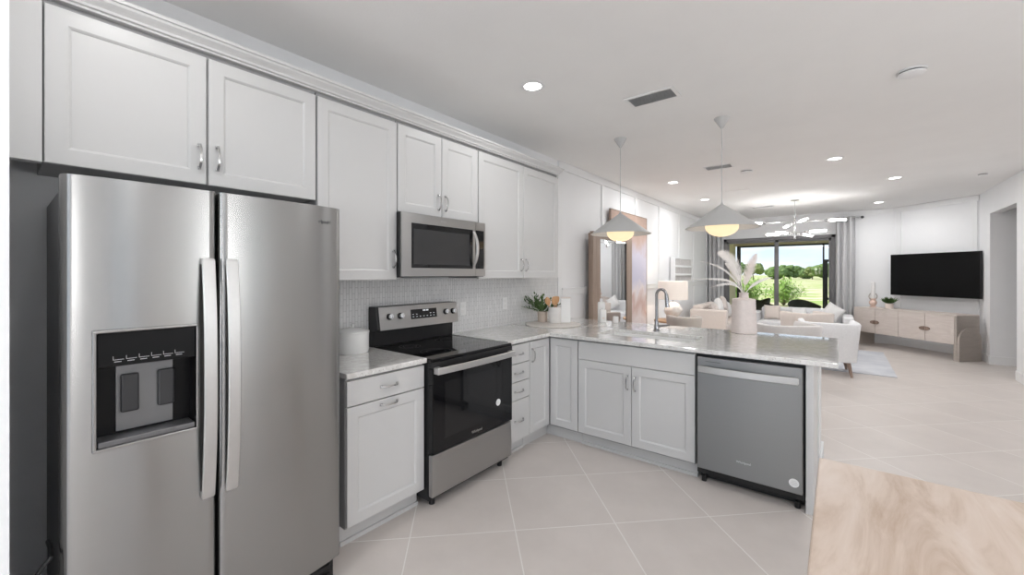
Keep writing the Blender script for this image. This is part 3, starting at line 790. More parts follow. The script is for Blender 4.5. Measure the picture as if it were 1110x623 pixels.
detector(2.969, 3.756, 'round white smoke detector on the open ceiling at the right, nearest the camera', .075)
detector(1.66, 6.05, 'round white smoke detector beside the middle ceiling vent', .075)
detector(4.10, 8.19, 'small white detector on the ceiling near the hall opening', .05)
single('access_panel', MB().box((1.12, 7.35, ZC - .006), (1.50, 7.75, ZC - .0005)), M['ceil'], 'flat square white panel in the ceiling behind the large pendant', 'panel', bev=.002)

# chandelier
T = thing('chandelier', 'nickel chandelier with crossed arms and glowing glass tubes in front of the sliding door', 'chandelier', (1.975, 8.98, 0))
obj('canopy', MB().lathe([(.066, ZC - .0005), (.066, ZC - .016), (.012, ZC - .026)], (0, 0, 0), 28), M['nickel'], T, smooth=True)
obj('rod', MB().tube([(0, 0, ZC - .02), (0, 0, 2.09)], .008, 10), M['nickel'], T, smooth=True)
obj('hub', MB().lathe([(.004, 2.50), (.016, 2.49), (.016, 2.42), (.010, 2.41), (.024, 2.385), (.024, 2.33), (.010, 2.31), (.022, 2.20), (.022, 2.06), (.004, 2.045)], (0, 0, 0), 20), M['nickel'], T, smooth=True)
def arm(z, ang, Lr):
    dx, dy = math.cos(ang), math.sin(ang)
    a = obj('arm', MB().tube([(-dx * Lr, -dy * Lr, z), (dx * Lr, dy * Lr, z)], .006, 8), M['nickel'], T, smooth=True)
    for s in (-1, 1):
        p0, p1 = Lr - .34, Lr
        P = lambda q: (s * dx * q, s * dy * q, z)
        obj('tube_bulb', MB().tube([P(p0 + .05), P(p0 + .06), P(p1 - .06), P(p1 - .05)], [.006, .020, .020, .006], 14), M['bulb'], a, smooth=True)
        obj('glass_shade', MB().tube([P(p0), P(p1)], .042, 20), M['clearglass'], a, smooth=True)
        obj('end_cap', MB().tube([P(p0 - .02), P(p0 + .03)], .022, 14), M['nickel'], a, smooth=True)
va = .6719
arm(2.365, va - .42, .80)
arm(2.335, va + 1.22, .62)
arm(2.145, va + .50, .56)
arm(2.165, va - .95, .52)

# ================================================================== COUNTER ITEMS
T = thing('canister', 'lidded white ceramic canister on the short countertop beside the range', 'canister', (.135, 1.435, .9142))
obj('body', MB().lathe([(.001, 0), (.092, 0), (.096, .006), (.096, .012), (.099, .016), (.100, .125), (.097, .128)], (0, 0, 0), 40), M['white'], T, smooth=True)
ld = obj('lid', MB().lathe([(.102, .128), (.103, .136), (.096, .142), (.05, .156), (.012, .160)], (0, 0, 0), 40), M['white'], T, smooth=True)
obj('knob', MB().lathe([(.010, .158), (.007, .166), (.014, .176), (.014, .182), (.002, .187)], (0, 0, 0), 20), M['white'], ld, smooth=True)

T = thing('serving_tray', 'round pale stone serving board in the corner of the counter', 'tray', (.365, 3.455, .9142))
obj('board', MB().lathe([(.001, 0), (.268, 0), (.274, .005), (.272, .012), (.001, .012)], (0, 0, 0), 56), mat('stone_board', (.70, .66, .62), .4, var=.10, vscale=14), T, smooth=True)
ZT = .9265
T = thing('utensil_crock', 'white speckled crock holding wooden utensils on the round board', 'crock', (.335, 3.535, ZT))
obj('body', MB().lathe([(.001, 0), (.060, 0), (.064, .005), (.0645, .155), (.0615, .158), (.058, .155), (.057, .01), (.001, .008)], (0, 0, 0), 36), M['matte_white'], T, smooth=True)
def utensil(dx, dy, lean, kind, lb, nm):
    z0 = ZT + .012
    b = MB(); top = .185
    d = Vector((lean[0], lean[1], top)).normalized()
    p0 = Vector((0, 0, 0)); Lh = .175
    b.tube([p0, p0 + d * Lh], [.005, .006], 8)
    side = Vector((.7826, .6225, 0)); side = (side - d * side.dot(d)).normalized(); nn = d.cross(side)
    rings = []
    for i in range(9):
        q = i / 8
        if kind == 'spoon': w = .006 + .021 * math.sin(PI * min(1, q * .95 + .02)) ** .7
        elif kind == 'spatula': w = .006 + .018 * min(1, q * 2.2)
        else: w = .006 + .024 * math.sin(PI * (q * .9 + .03)) ** .5
        if i == 8: w *= .7
        c_ = p0 + d * (Lh - .005 + q * .085)
        rings.append([c_ + side * w * math.cos(2 * PI * k / 12) + nn * .005 * math.sin(2 * PI * k / 12) for k in range(12)])
    b.ring_loft(rings)
    o = single(nm, b, M['utensil'], lb, 'utensil', 'wooden utensils in the crock', smooth=True)
    o.location = (.335 + dx, 3.535 + dy, z0)
rt = Vector((.7826, .6225, 0)); aw = Vector((-.6225, .7826, 0))
def off(a, b): v = rt * a + aw * b; return v.x, v.y
for a, b, la, lb_, k, lbl, nm in (
    (-.018, 0, -.048, .0, 'spoon', 'pale wooden spoon leaning left out of the white crock', 'wooden_spoon'),
    (-.004, -.015, -.002, -.012, 'paddle', 'broad wooden paddle spoon upright in the middle of the white crock', 'wooden_spoon'),
    (.006, .02, .018, .02, 'spatula', 'dark wooden spatula just behind the paddle spoon in the crock', 'wooden_spatula'),
    (.02, .0, .062, .0, 'spatula', 'slim wooden spatula leaning right out of the white crock', 'wooden_spatula')):
    x_, y_ = off(a, b); lx, ly = off(la, lb_)
    utensil(x_, y_, (lx, ly), k, lbl, nm)
T = thing('potted_plant', 'leafy green plant in a beige ribbed pot on the round serving board', 'plant', (.185, 3.535, ZT))
obj('pot', MB().lathe([(.001, 0), (.045, 0), (.050, .004), (.052, .105), (.048, .107), (.046, .095), (.001, .09)], (0, 0, 0), 28), mat('beige_pot', (.55, .46, .39), .6, var=.12, vscale=3, stretch=(40, 40, 2)), T, smooth=True)
def leaf(b, p, d, L, w, up=Vector((0, 0, 1))):
    s = d.cross(up)
    if s.length < 1e-3: s = Vector((1, 0, 0))
    s.normalize(); n = s.cross(d)
    m = p + d * L * .5 - n * L * .04
    pts = [p, m + s * w, p + d * L, m - s * w]
    vs = [b.bm.verts.new(q) for q in pts]; mid = b.bm.verts.new(p + d * L * .5 + n * L * .05)
    for i in range(4): b.bm.faces.new((vs[i], vs[(i + 1) % 4], mid))
rnd = random.Random(3)
fo = MB(); stm = MB()
for i in range(26):
    a = rnd.uniform(0, 2 * PI); r = rnd.uniform(.15, 1.0)
    el_ = rnd.uniform(.35, 1.35)
    d = Vector((math.cos(a) * math.cos(el_), math.sin(a) * math.cos(el_), math.sin(el_)))
    Ls = rnd.uniform(.11, .20)
    if i < 3: d = Vector((rt * -1 + aw * .1 * i + Vector((0, 0, .25 + .35 * i))).normalized()); Ls = .21
    p0 = Vector((0, 0, .095)) + Vector((math.cos(a), math.sin(a), 0)) * .03 * r
    p1 = p0 + d * Ls
    if p1.x < -.165: p1.x = -.165
    stm.tube([p0, (p0 + p1) / 2 + Vector((0, 0, .01)), p1], .0016, 5)
    for k in range(9):
        q = .2 + .8 * k / 8; pp = p0.lerp(p1, q)
        dd = (d + Vector((rnd.uniform(-1, 1), rnd.uniform(-1, 1), rnd.uniform(-.2, .9))) * .9).normalized()
        leaf(fo, pp, dd, rnd.uniform(.034, .055), rnd.uniform(.009, .015))
obj('stems', stm, M['leaf'], T)
obj('leaves', fo, M['leaf'], T)
T = thing('cutting_board', 'small white marble board with wooden top edge standing behind the crock', 'board', (.425, 3.60, ZT), .6719)
obj('slab', MB().box((-.05, -.012, 0), (.05, .012, .245)), M['white'], T, bev=.006)
obj('top_edge', MB().box((-.05, -.012, .2452), (.05, .012, .26)), M['consolewood'], T, bev=.003)

def bottle(x, y, h, w, label):
    T = thing('soap_bottle', label, 'bottle', (x, y, .9142), .6719, 'white bottles by the sink')
    obj('body', MB().lathe([(.001, 0), (w * .95, 0), (w, .004), (w, h * .80), (w * .8, h * .86)], (0, 0, 0), 32, 5), M['white'], T, smooth=True)
    obj('cap', MB().lathe([(w * .45, h * .86), (w * .45, h * .97), (w * .40, h)], (0, 0, 0), 20), M['plastic'], T, smooth=True)
    obj('print', MB().box((-w * .25, -w * 1.01, h * .25), (w * .25, -w * .99, h * .32)), mat('faint_print', (.78, .62, .52), .6, var=.02), T)
bottle(.650, 3.975, .155, .034, 'shorter square white bottle in front beside the sink')
bottle(.585, 4.075, .240, .036, 'taller square white bottle standing behind the shorter one')
T = thing('candle_jar', 'small white candle jar on the peninsula counter right of the white bottles', 'candle', (.775, 4.02, .9142))
obj('jar', MB().lathe([(.001, 0), (.026, 0), (.029, .004), (.029, .062), (.026, .064), (.025, .05), (.001, .048)], (0, 0, 0), 24), M['white'], T, smooth=True)
obj('wick', MB().tube([(0, 0, .047), (0, 0, .058)], .0015, 6), M['black'], T)
def outlet(y, z, label):
    T = thing('wall_outlet', label, 'outlet', (.0082, y, z), 0, 'outlets on the tiled backsplash')
    obj('plate', MB().box((0, -.036, -.058), (.005, .036, .058)), M['plastic'], T, bev=.002)
    for s in (-1, 1): obj('socket', MB().box((.005, -.016, s * .024 - .014), (.0068, .016, s * .024 + .014)), M['white'], T, bev=.002)
outlet(2.55, 1.115, 'white wall outlet on the tile just right of the range')
outlet(3.13, 1.13, 'white wall outlet on the tile beside the potted plant')

# vase with dried fronds
VX, VY = 1.955, 4.0
T = thing('vase', 'tall blush ribbed ceramic vase with narrow neck on the peninsula counter', 'vase', (VX, VY, .9142), .6719)
prof = [(.001, 0), (.085, 0), (.090, .004)]
for i in range(27):
    q = i / 26; r = .091 - .009 * q
    prof.append((r - (.0028 if i % 2 else 0), .008 + q * .275))
prof += [(.076, .292), (.045, .298), (.034, .303), (.032, .335), (.036, .345), (.031, .345), (.028, .31), (.001, .30)]
obj('body', MB().lathe(prof, (0, 0, 0), 48, 3.0), mat('blush_ceramic', (.76, .68, .65), .6, var=.05, vscale=30, bump=.15, bscale=120), T, smooth=True)
m_fr = mat('dried_frond', (.86, .82, .79), .8, var=.06, vscale=30); m_fr2 = mat('blush_frond', (.80, .71, .67), .8, var=.06, vscale=30)
def frond(pts, Wd, label, mt, N=30, tw=0.0):
    N = int(N * 1.9)
    """feathery dried frond along a bezier (right, up, away) in metres from the vase mouth"""
    base = Vector((0, 0, 0))
    P = [rt * a + aw * c_ + Vector((0, 0, b_)) for a, b_, c_ in pts]
    def bz(t): return P[0] * (1 - t) ** 3 + P[1] * 3 * t * (1 - t) ** 2 + P[2] * 3 * t * t * (1 - t) + P[3] * t ** 3
    root = thing('dried_frond', label, 'dried frond', (VX, VY, 1.245), 0, 'dried fronds in the blush vase')
    st = MB().tube([bz(i / 20) for i in range(21)], [.003 - .002 * i / 20 for i in range(21)], 6)
    obj('stem', st, mt, root, smooth=True)
    b = MB()
    for i in range(N):
        t = .22 + .78 * i / (N - 1)
        p = bz(t); d = (bz(min(1, t + .02)) - bz(max(0, t - .02))).normalized()
        s = d.cross(aw).normalized(); n = s.cross(d)
        q = (t - .22) / .78
        w = Wd * (math.sin(PI * min(1, q ** .75 * .93 + .07)) ** .7)
        for sg in (-1, 1):
            e0 = p; ln = w * rnd.uniform(.85, 1.1)
            tip = p + s * sg * ln * .80 + d * ln * .75 + n * (rnd.uniform(-.1, .1) * ln + tw * sg * ln)
            hw = .17 * (Vector(P[3] - P[0]).length) / N + .001
            m_ = p.lerp(tip, .55)
            vs = [b.bm.verts.new(v) for v in (e0 - d * hw, m_ - d * hw, tip, m_ + d * hw, e0 + d * hw)]
            b.bm.faces.new(vs)
    obj('feathering', b, mt, root)
frond([(0, 0, 0), (.01, .12, .0), (.05, .24, .0), (.100, .35, -.02)], .068, 'broad blush frond rising upright from the middle of the vase', m_fr2, 40)
frond([(-.004, 0, .004), (-.02, .16, .01), (-.09, .36, .02), (-.205, .36, .04)], .075, 'broad white frond arching up to the left of the vase', m_fr, 44)
frond([(-.006, 0, .008), (-.04, .15, .05), (-.14, .26, .07), (-.33, .285, .10)], .016, 'slim white frond reaching far left above the others', m_fr, 34)
frond([(-.008, 0, 0), (-.06, .14, .0), (-.22, .14, -.03), (-.47, .13, -.06)], .016, 'longest white frond reaching flat to the left over the counter', m_fr, 40)
frond([(-.006, 0, -.008), (-.08, .12, -.02), (-.18, .10, -.05), (-.33, .06, -.08)], .016, 'lowest white frond drooping to the left of the vase', m_fr, 34)
frond([(.008, 0, 0), (.06, .08, .0), (.15, .13, .02), (.27, .145, .03)], .022, 'white frond bending out to the right of the vase', m_fr, 32)
frond([(0, 0, .01), (-.02, .12, .05), (-.06, .25, .09), (-.11, .27, .10)], .035, 'short white frond behind the broad blush one', m_fr, 34)

# ================================================================== LEFT WALL DECOR
T = thing('floor_mirror', 'tall wood-framed floor mirror standing against the panelled left wall', 'mirror', (.10, 5.36, 0))
MW_, MH = .63, 1.97
f = MB()
f.box((0, -MW_, .02), (.05, -MW_ + .20, MH)).box((0, MW_ - .20, .02), (.05, MW_, MH)).box((0, -MW_ + .2, MH - .09), (.05, MW_ - .2, MH)).box((0, -MW_ + .2, .02), (.05, MW_ - .2, .2))
obj('frame', f, M['mirrorwood'], T, bev=.006)
obj('glass', MB().box((.01, -MW_ + .19, .19), (.042, MW_ - .19, MH - .08)), M['mirror'], T)
obj('back_board', MB().box((-.03, -MW_ + .02, 0), (-.0005, MW_ - .02, MH - .02)), M['mirrorwood'], T)
def m_art():
    m = bpy.data.materials.new('abstract_canvas'); m.use_nodes = True; t = m.node_tree; b = t.nodes['Principled BSDF']
    tc = t.nodes.new('ShaderNodeTexCoord'); sp = t.nodes.new('ShaderNodeSeparateXYZ'); t.links.new(tc.outputs['Object'], sp.inputs[0])
    n = t.nodes.new('ShaderNodeTexNoise'); n.inputs['Scale'].default_value = 1.6; n.inputs['Detail'].default_value = 7; n.inputs['Distortion'].default_value = 1.0
    t.links.new(tc.outputs['Object'], n.inputs['Vector'])
    a = t.nodes.new('ShaderNodeMath'); a.operation = 'MULTIPLY_ADD'; a.inputs[1].default_value = .42
    t.links.new(n.outputs['Fac'], a.inputs[0]); 
    z = t.nodes.new('ShaderNodeMath'); z.operation = 'MULTIPLY'; z.inputs[1].default_value = .42; t.links.new(sp.outputs[2], z.inputs[0])
    z2 = t.nodes.new('ShaderNodeMath'); z2.operation = 'SUBTRACT'; z2.inputs[1].default_value = .21; t.links.new(z.outputs[0], z2.inputs[0])
    t.links.new(z2.outputs[0], a.inputs[2])
    r = t.nodes.new('ShaderNodeValToRGB'); E_ = r.color_ramp.elements
    E_[0].position = .12; E_[0].color = (.62, .52, .55, 1); E_[1].position = .98; E_[1].color = (.42, .29, .23, 1)
    for p, c_ in ((.30, (.76, .69, .69)), (.40, (.58, .42, .38)), (.47, (.74, .68, .68)), (.56, (.55, .54, .66)), (.72, (.60, .58, .68)), (.84, (.52, .38, .33))):
        e = E_.new(p); e.color = c_ + (1,)
    t.links.new(a.outputs[0], r.inputs[0]); t.links.new(r.outputs[0], b.inputs['Base Color']); b.inputs['Roughness'].default_value = .6
    return m
T = thing('painting', 'large abstract canvas in lilac and blush with thin wood frame behind the mirror', 'painting', (.040, 6.13, 0))
obj('canvas', MB().box((0, -.69, .05), (.022, .69, 2.34)), m_art(), T)
f = MB().box((-.003, -.70, .03), (.026, -.688, 2.355)).box((-.003, .688, .03), (.026, .70, 2.355)).box((-.003, -.70, 2.34), (.026, .70, 2.355)).box((-.003, -.70, .0), (.026, .70, .05))
obj('frame', f, M['legwood'], T)
T = thing('wall_art', 'white framed slat wall art with two crossbars hung above the table lamp', 'wall art', (.018, 8.80, 1.51))
f = MB().box((0, -.60, -.25), (.09, -.57, .25)).box((0, .57, -.25), (.09, .60, .25)).box((0, -.57, .215), (.09, .57, .25)).box((0, -.57, -.25), (.09, .57, -.225))
f.box((.0855, -.57, .045), (.10, .57, .085)).box((.0855, -.57, -.12), (.10, .57, -.08))
obj('frame', f, M['trim'], T, bev=.003)
s = MB()
for k in range(17):
    yy = -.53 + k * .066; s.box((.060, yy - .017, -.222), (.085, yy + .017, .212))
obj('slats', s, mat('grey_slats', (.60, .58, .57), .6, var=.12, vscale=12), T)
obj('back_panel', MB().box((.001, -.57, -.222), (.012, .57, .212)), M['plastic'], T)

T = thing('side_table', 'round wooden side table under the table lamp by the left wall', 'table', (.42, 7.03, 0))
obj('tabletop', MB().lathe([(.001, .62), (.275, .62), (.285, .63), (.285, .65), (.275, .658), (.001, .658)], (0, 0, 0), 40), M['sidewood'], T, smooth=True)
obj('pedestal', MB().lathe([(.045, .03), (.04, .3), (.06, .62)], (0, 0, 0), 24), M['sidewood'], T, smooth=True)
obj('base', MB().lathe([(.001, 0), (.19, 0), (.19, .02), (.05, .035)], (0, 0, 0), 32), M['sidewood'], T, smooth=True)
T = thing('table_lamp', 'table lamp with linen drum shade and bumpy white base on the side table', 'lamp', (.42, 7.06, .6585))
bm_ = MB().sphere((0, 0, .155), .135, 40, 24, sz=1.0)
for v in bm_.bm.verts:
    d = (v.co - Vector((0, 0, .155)))
    if d.length > 1e-4: v.co += d.normalized() * .022 * noise.noise(v.co * 16)
bm_.lathe([(.001, 0), (.07, 0), (.07, .03), (.05, .04)], (0, 0, 0), 24)
obj('base', bm_, M['white'], T, smooth=True)
obj('neck', MB().tube([(0, 0, .28), (0, 0, .40)], .012, 10), M['nickel'], T, smooth=True)
obj('lamp_shade', MB().lathe([(.240, .340), (.232, .640), (.228, .640), (.236, .340)], (0, 0, 0), 48, caps=(False, False)), M['lampshade'], T, smooth=True)
obj('spider', MB().tube([(-.23, 0, .62), (.23, 0, .62)], .003, 6).tube([(0, 0, .40), (0, 0, .62)], .004, 6), M['nickel'], T)
lb = bpy.data.lights.new('bulb', 'POINT'); lb.energy = 3; lb.color = (1, .85, .7); lb.shadow_soft_size = .05
lo = bpy.data.objects.new('bulb', lb); C.objects.link(lo); lo.parent = T; lo.location = (0, 0, .5)

# ================================================================== CURTAINS
def curtain(x0, x1, label, rx0, rx1, folds, fin):
    n = folds * 16; pts = []
    for i in range(n + 1):
        q = i / n; pts.append((x0 + (x1 - x0) * q, -.055 * math.sin(2 * PI * folds * q) * (1 + .12 * math.sin(q * 9))))
    b = MB()
    rows = []
    for z in (.02, .8, 1.6, 2.40, 2.63):
        rows.append([b.bm.verts.new((x + .006 * math.sin(z * 3 + x * 40), 11.17 + y, z)) for x, y in pts])
    for a, c_ in zip(rows, rows[1:]):
        for i in range(n): b.bm.faces.new((a[i], a[i + 1], c_[i + 1], c_[i]))
    o = obj('curtain', b, M['curtain'], None, smooth=True)
    m = o.modifiers.new('Solidify', 'SOLIDIFY'); m.thickness = .004
    props(o, label, 'curtain', 'curtains at the sliding door')
    T = thing('curtain_rod', 'short grey curtain rod with end finial above the %s curtain' % ('right' if fin > 0 else 'left'), 'curtain rod', (0, 11.17, 2.60), 0, 'curtain rods at the sliding door')
    obj('rod', MB().tube([(rx0, 0, 0), (rx1, 0, 0)], .012, 12), M['nickel'], T, smooth=True)
    ex = rx1 if fin > 0 else rx0
    obj('finial', MB().sphere((ex, 0, 0), .028, 16, 10), M['darkgrey'] if fin > 0 else M['nickel'], T, smooth=True)
    obj('bracket', MB().tube([(ex - fin * .06, .012, 0), (ex - fin * .06, .145, 0)], .007, 8), M['nickel'], T)
curtain(2.555, 2.87, 'grey pleated curtain hanging right of the sliding door', 2.54, 2.98, 3, 1)
curtain(.045, .335, 'grey pleated curtain hanging left of the sliding door in the corner', .035, .36, 3, -1)

# ================================================================== TV AND CONSOLE
def on45(right_x, sum_, z=0):   # frame on the angled wall: local x runs along it towards the camera's right, local -y faces the room
    return (right_x, sum_ - right_x, z)
T = thing('television', 'large black flat television mounted on the angled wall', 'television', on45(3.915, 14.50, 1.405), -PI / 4)
bz_ = obj('bezel', MB().box((-.722, 0, -.398), (.722, .035, .398)), M['black'], T, bev=.004)
obj('screen', MB().box((-.715, -.0015, -.390), (.715, .001, .391)), M['tv'], T)
obj('wall_mount', MB().box((-.2, .035, -.15), (.2, .06, .15)).box((-.05, .06, -.05), (.05, .185, .05)), M['black'], T)
T = thing('media_console', 'long pale wood media console with arched taupe ends below the television', 'console', on45(4.095, 13.80, 0), -PI / 4)
CL, CD = 1.78, .43
cs = obj('carcass', MB().box((-CL, .012, .262), (-.03, CD, .735)), M['consolewood'], T, bev=.003)
obj('top', MB().box((-CL, 0, .735), (0, CD, .752)), M['consolewood'], T, bev=.003)
obj('end_panel', MB().box((-.03, .0, .262), (0, CD, .735)), M['consoleend'], T, bev=.002)
for k in range(4):
    wd = (CL - .03) / 4; x0 = -CL + wd * k
    dr_ = obj('door', MB().box((x0 + .004, .0, .268), (x0 + wd - .004, .012, .730)), M['consolewood'], T, bev=.002)
    s = 1 if k % 2 == 0 else -1; hx = x0 + wd / 2 + s * (wd / 2 - .008)
    hb = MB()
    arc = [(hx, .48 + .035)] + [(hx - s * .075 * math.sin(PI * i / 14), .48 + .035 * math.cos(PI * i / 14)) for i in range(1, 14)] + [(hx, .48 - .035)]
    hb.ring_loft([[(px_, -.016, pz_) for px_, pz_ in arc], [(px_, 0, pz_) for px_, pz_ in arc]])
    obj('handle', hb, M['legwood'], dr_)
def arch(x0, x1):
    poly = [(0.004, 0), (CD - .004, 0)]
    r = CD / 2 - .004; zc = .44 - r * 0
    zc = .335
    poly = [(.004, 0), (CD - .004, 0)] + [(CD / 2 + r * math.cos(PI * i / 24), zc + r * math.sin(PI * i / 24)) for i in range(25)]
    return MB().prism(poly, x0, x1, 'x')
obj('arched_leg', arch(.0005, .032), M['consoleend'], T, bev=.003)
obj('leg_panel', MB().box((-.05, .004, 0), (0, CD - .004, .262)), M['consoleend'], T, bev=.002)
obj('leg_panel', MB().box((-CL, .004, 0), (-CL + .05, CD - .004, .262)), M['consoleend'], T, bev=.002)
T = thing('candle_holder', 'blush two-handled candle holder with a white pillar candle on the console', 'candle holder', (3.135, 10.925, .7525))
obj('stand', MB().lathe([(.001, 0), (.055, 0), (.055, .012), (.035, .03), (.062, .085), (.062, .115), (.038, .15), (.052, .165), (.052, .18), (.001, .18)], (0, 0, 0), 28), mat('blush_clay', (.66, .50, .43), .6, var=.06, vscale=20), T, smooth=True)
for s in (-1, 1):
    obj('handle', MB().tube([(s * rt.x * (.052 + .03 * math.sin(PI * i / 10)), s * rt.y * (.052 + .03 * math.sin(PI * i / 10)), .16 + .12 * i / 10) for i in range(11)], .008, 8), M['consoleend'], T, smooth=True)
obj('candle', MB().lathe([(.001, .18), (.036, .18), (.036, .30), (.036, .302), (.036, .50), (.030, .505), (.001, .50)], (0, 0, 0), 24), M['pillow_w'], T, smooth=True)
T = thing('potted_grass', 'small green grassy plant in a cream pot on the console', 'plant', (3.36, 10.74, .7525))
obj('pot', MB().lathe([(.001, 0), (.06, 0), (.066, .10), (.060, .102), (.001, .09)], (0, 0, 0), 24), M['fab_cream'], T, smooth=True)
g = MB()
for i in range(150):
    a = rnd.uniform(0, 2 * PI); el_ = rnd.uniform(.55, 1.5)
    d = Vector((math.cos(a) * math.cos(el_), math.sin(a) * math.cos(el_), math.sin(el_)))
    leaf(g, Vector((math.cos(a) * .03, math.sin(a) * .03, .095)), d, rnd.uniform(.09, .15), .007)
obj('grass_blades', g, M['leaf'], T)

# ================================================================== SEATING
def armchair(label, loc, rz, mt, sx=1.0, sz=1.0, arms=.0, drop=0.0):
    T = thing('armchair', label, 'armchair', loc, rz, 'upholstered tub armchairs in the living area')
    hw, dp = .36 * sx, .35 * sx
    path = []
    for i in range(7): path.append((hw, dp - (dp + dp - .16) * i / 6, 1 - i / 6))
    for i in range(1, 9):
        a = (PI / 2) * i / 8; path.append((hw - .16 + .16 * math.cos(a), -dp + .16 - .16 * math.sin(a), 0))
    left = [(-x, y, f_) for x, y, f_ in reversed(path)]
    full = path + [((hw - .16) * (1 - 2 * k / 6), -dp, 0) for k in range(1, 6)] + left
    rings = []
    n = len(full)
    for i in range(n):
        x, y, f_ = full[i]
        p = Vector((x, y, 0)); a = Vector(full[max(i - 1, 0)][:2]); b2 = Vector(full[min(i + 1, n - 1)][:2])
        tdir = (b2 - a).normalized(); nout = Vector((-tdir.y, tdir.x, 0)) * -1
        if nout.dot(Vector((x, y, 0))) < 0: nout *= -1
        top = (.755 - arms * f_) * sz
        ring = []
        for o_, z in ((-.02, .20), (.0, .19), (.010, .30), (.035, .60 * sz), (.050, top - .02), (.040, top), (-.012, top + .006), (-.030, top - .012), (-.055, .5), (-.075, .25)):
            ring.append(p + nout * o_ + Vector((0, 0, min(z, top + .006))))
        rings.append(ring)
    b = MB().ring_loft(rings)
    obj('shell', b, mt, T, smooth=True)
    obj('seat', MB().box((-hw + .075, -dp + .075, .19), (hw - .075, dp, .30)), mt, T, bev=.02)
    obj('seat_cushion', MB().box((-hw + .08, -dp + .08, .302), (hw - .08, dp + .02, .44)), mt, T, bev=.04, seg=4, smooth=True)
    for sx_ in (-1, 1):
        for sy_ in (-1, 1):
            x, y = sx_ * (hw - .10), sy_ * (dp - .07)
            obj('leg', MB().tube([(x, y, .192), (x + sx_ * .035, y + sy_ * .035, -drop if sy_ < 0 else 0)], [.026, .015], 12), M['legwood'], T, smooth=True)
    return T
armchair('large white tub armchair with wooden legs at the end of the rug', (2.475, 7.53, .0106), .10, M['fab_white'], .84, .955, drop=.0106)
armchair('light grey tub armchair seen from behind just beyond the peninsula, nearest the dishwasher', (2.03, 6.44, 0), .55, M['fab_grey'], .86, 1.02)
armchair('cream tub armchair partly hidden behind the grey one, facing the sliding door', (2.18, 8.72, .0106), .60, M['fab_cream'], .76, .99)
armchair('small taupe tub armchair beside the side table with the lamp', (.80, 6.42, 0), .62, M['fab_tan'], .50, 1.04)

def pillow(loc, rot, s, mt, label, group):
    b = MB(); n = 10; top = []; bot = []
    def pt(i, j, sg):
        u, v = 2 * i / n - 1, 2 * j / n - 1
        th_ = .085 * (max(0, (1 - u ** 4)) * max(0, (1 - v ** 4))) ** .6
        k = 1 - .07 * (1 - u * u) * abs(v) ** 6 ; k2 = 1 - .07 * (1 - v * v) * abs(u) ** 6
        return Vector((u * s / 2 * k2, sg * th_, (v * k) * s / 2))
    for sg, L_ in ((1, top), (-1, bot)):
        for i in range(n + 1): L_.append([b.bm.verts.new(pt(i, j, sg)) for j in range(n + 1)])
    for L_ in (top, bot):
        for i in range(n):
            for j in range(n): b.bm.faces.new((L_[i][j], L_[i + 1][j], L_[i + 1][j + 1], L_[i][j + 1]))
    o = obj('throw_pillow', b, mt, None, smooth=True)
    o.location = loc; o.rotation_euler = rot
    props(o, label, 'pillow', group)
def sofa(label, loc, rz, L, D_, hb_, ha, mt, n=2):
    """faces local -Y, back along local +Y"""
    T = thing('sofa', label, 'sofa', loc, rz)
    obj('base', MB().box((-L / 2 + .02, -D_ / 2 + .03, .10), (L / 2 - .02, D_ / 2 - .02, .28)), mt, T, bev=.02)
    obj('backrest', MB().box((-L / 2 + .17, D_ / 2 - .20, .282), (L / 2 - .17, D_ / 2, hb_)), mt, T, bev=.05, seg=4, smooth=True)
    for s in (-1, 1):
        obj('armrest', MB().box((s * (L / 2 - .165), -D_ / 2, .10), (s * L / 2, D_ / 2, ha)), mt, T, bev=.035, seg=4, smooth=True)
    wd = (L - .34) / n
    for k in range(n):
        x0 = -L / 2 + .17 + k * wd
        obj('seat_cushion', MB().box((x0 + .004, -D_ / 2 + .0, .284), (x0 + wd - .004, D_ / 2 - .21, .44)), mt, T, bev=.04, seg=4, smooth=True)
    for sx_ in (-1, 1):
        for sy_ in (-1, 1): obj('leg', MB().lathe([(.018, 0), (.024, .10)], (sx_ * (L / 2 - .1), sy_ * (D_ / 2 - .1), 0), 12), M['legwood'], T)
    return T
# against the left wall, its near arm faces the kitchen
sofa('cream sofa along the left wall with its arm towards the kitchen', (.56, 9.72, 0), PI / 2 , 1.86, .68, .78, .715, M['fab_cream'])
pg = 'pillows on the sofa by the left wall'
pillow((.60, 9.20, .64), (-.25, 0, PI / 2 + .12), .40, M['pillow'], 'beige pillow against the wall at the near end of the left sofa', pg)
pillow((.61, 9.56, .695), (-.22, PI / 4, PI / 2), .36, M['pillow_w'], 'white pillow tipped on its corner on the left sofa', pg)
pillow((.62, 9.94, .71), (-.22, PI / 4 - .1, PI / 2), .38, M['pillow'], 'darker beige pillow standing on its corner in the middle of the left sofa', pg)
pillow((.61, 10.28, .62), (-.25, 0, PI / 2 - .1), .36, M['pillow_w'], 'pale pillow at the far end of the left sofa nearest the curtain', pg)
sofa('low white sofa in front of the sliding glass door', (1.95, 10.42, 0), 0, 1.75, .86, .70, .60, M['fab_white'])
pg = 'pillows on the white sofa by the door'
pillow((1.47, 10.475, .595), (-.25, 0, .05), .31, M['fab_cream'], 'blush pillow at the left end of the white sofa', pg)
pillow((1.93, 10.48, .585), (-.25, 0, -.05), .29, M['pillow_w'], 'white pillow in the middle of the white sofa', pg)
pillow((2.50, 10.47, .655), (-.22, PI / 4 - .2, -.1), .31, M['pillow_w'], 'white pillow tipped on its corner at the right end of the white sofa', pg)

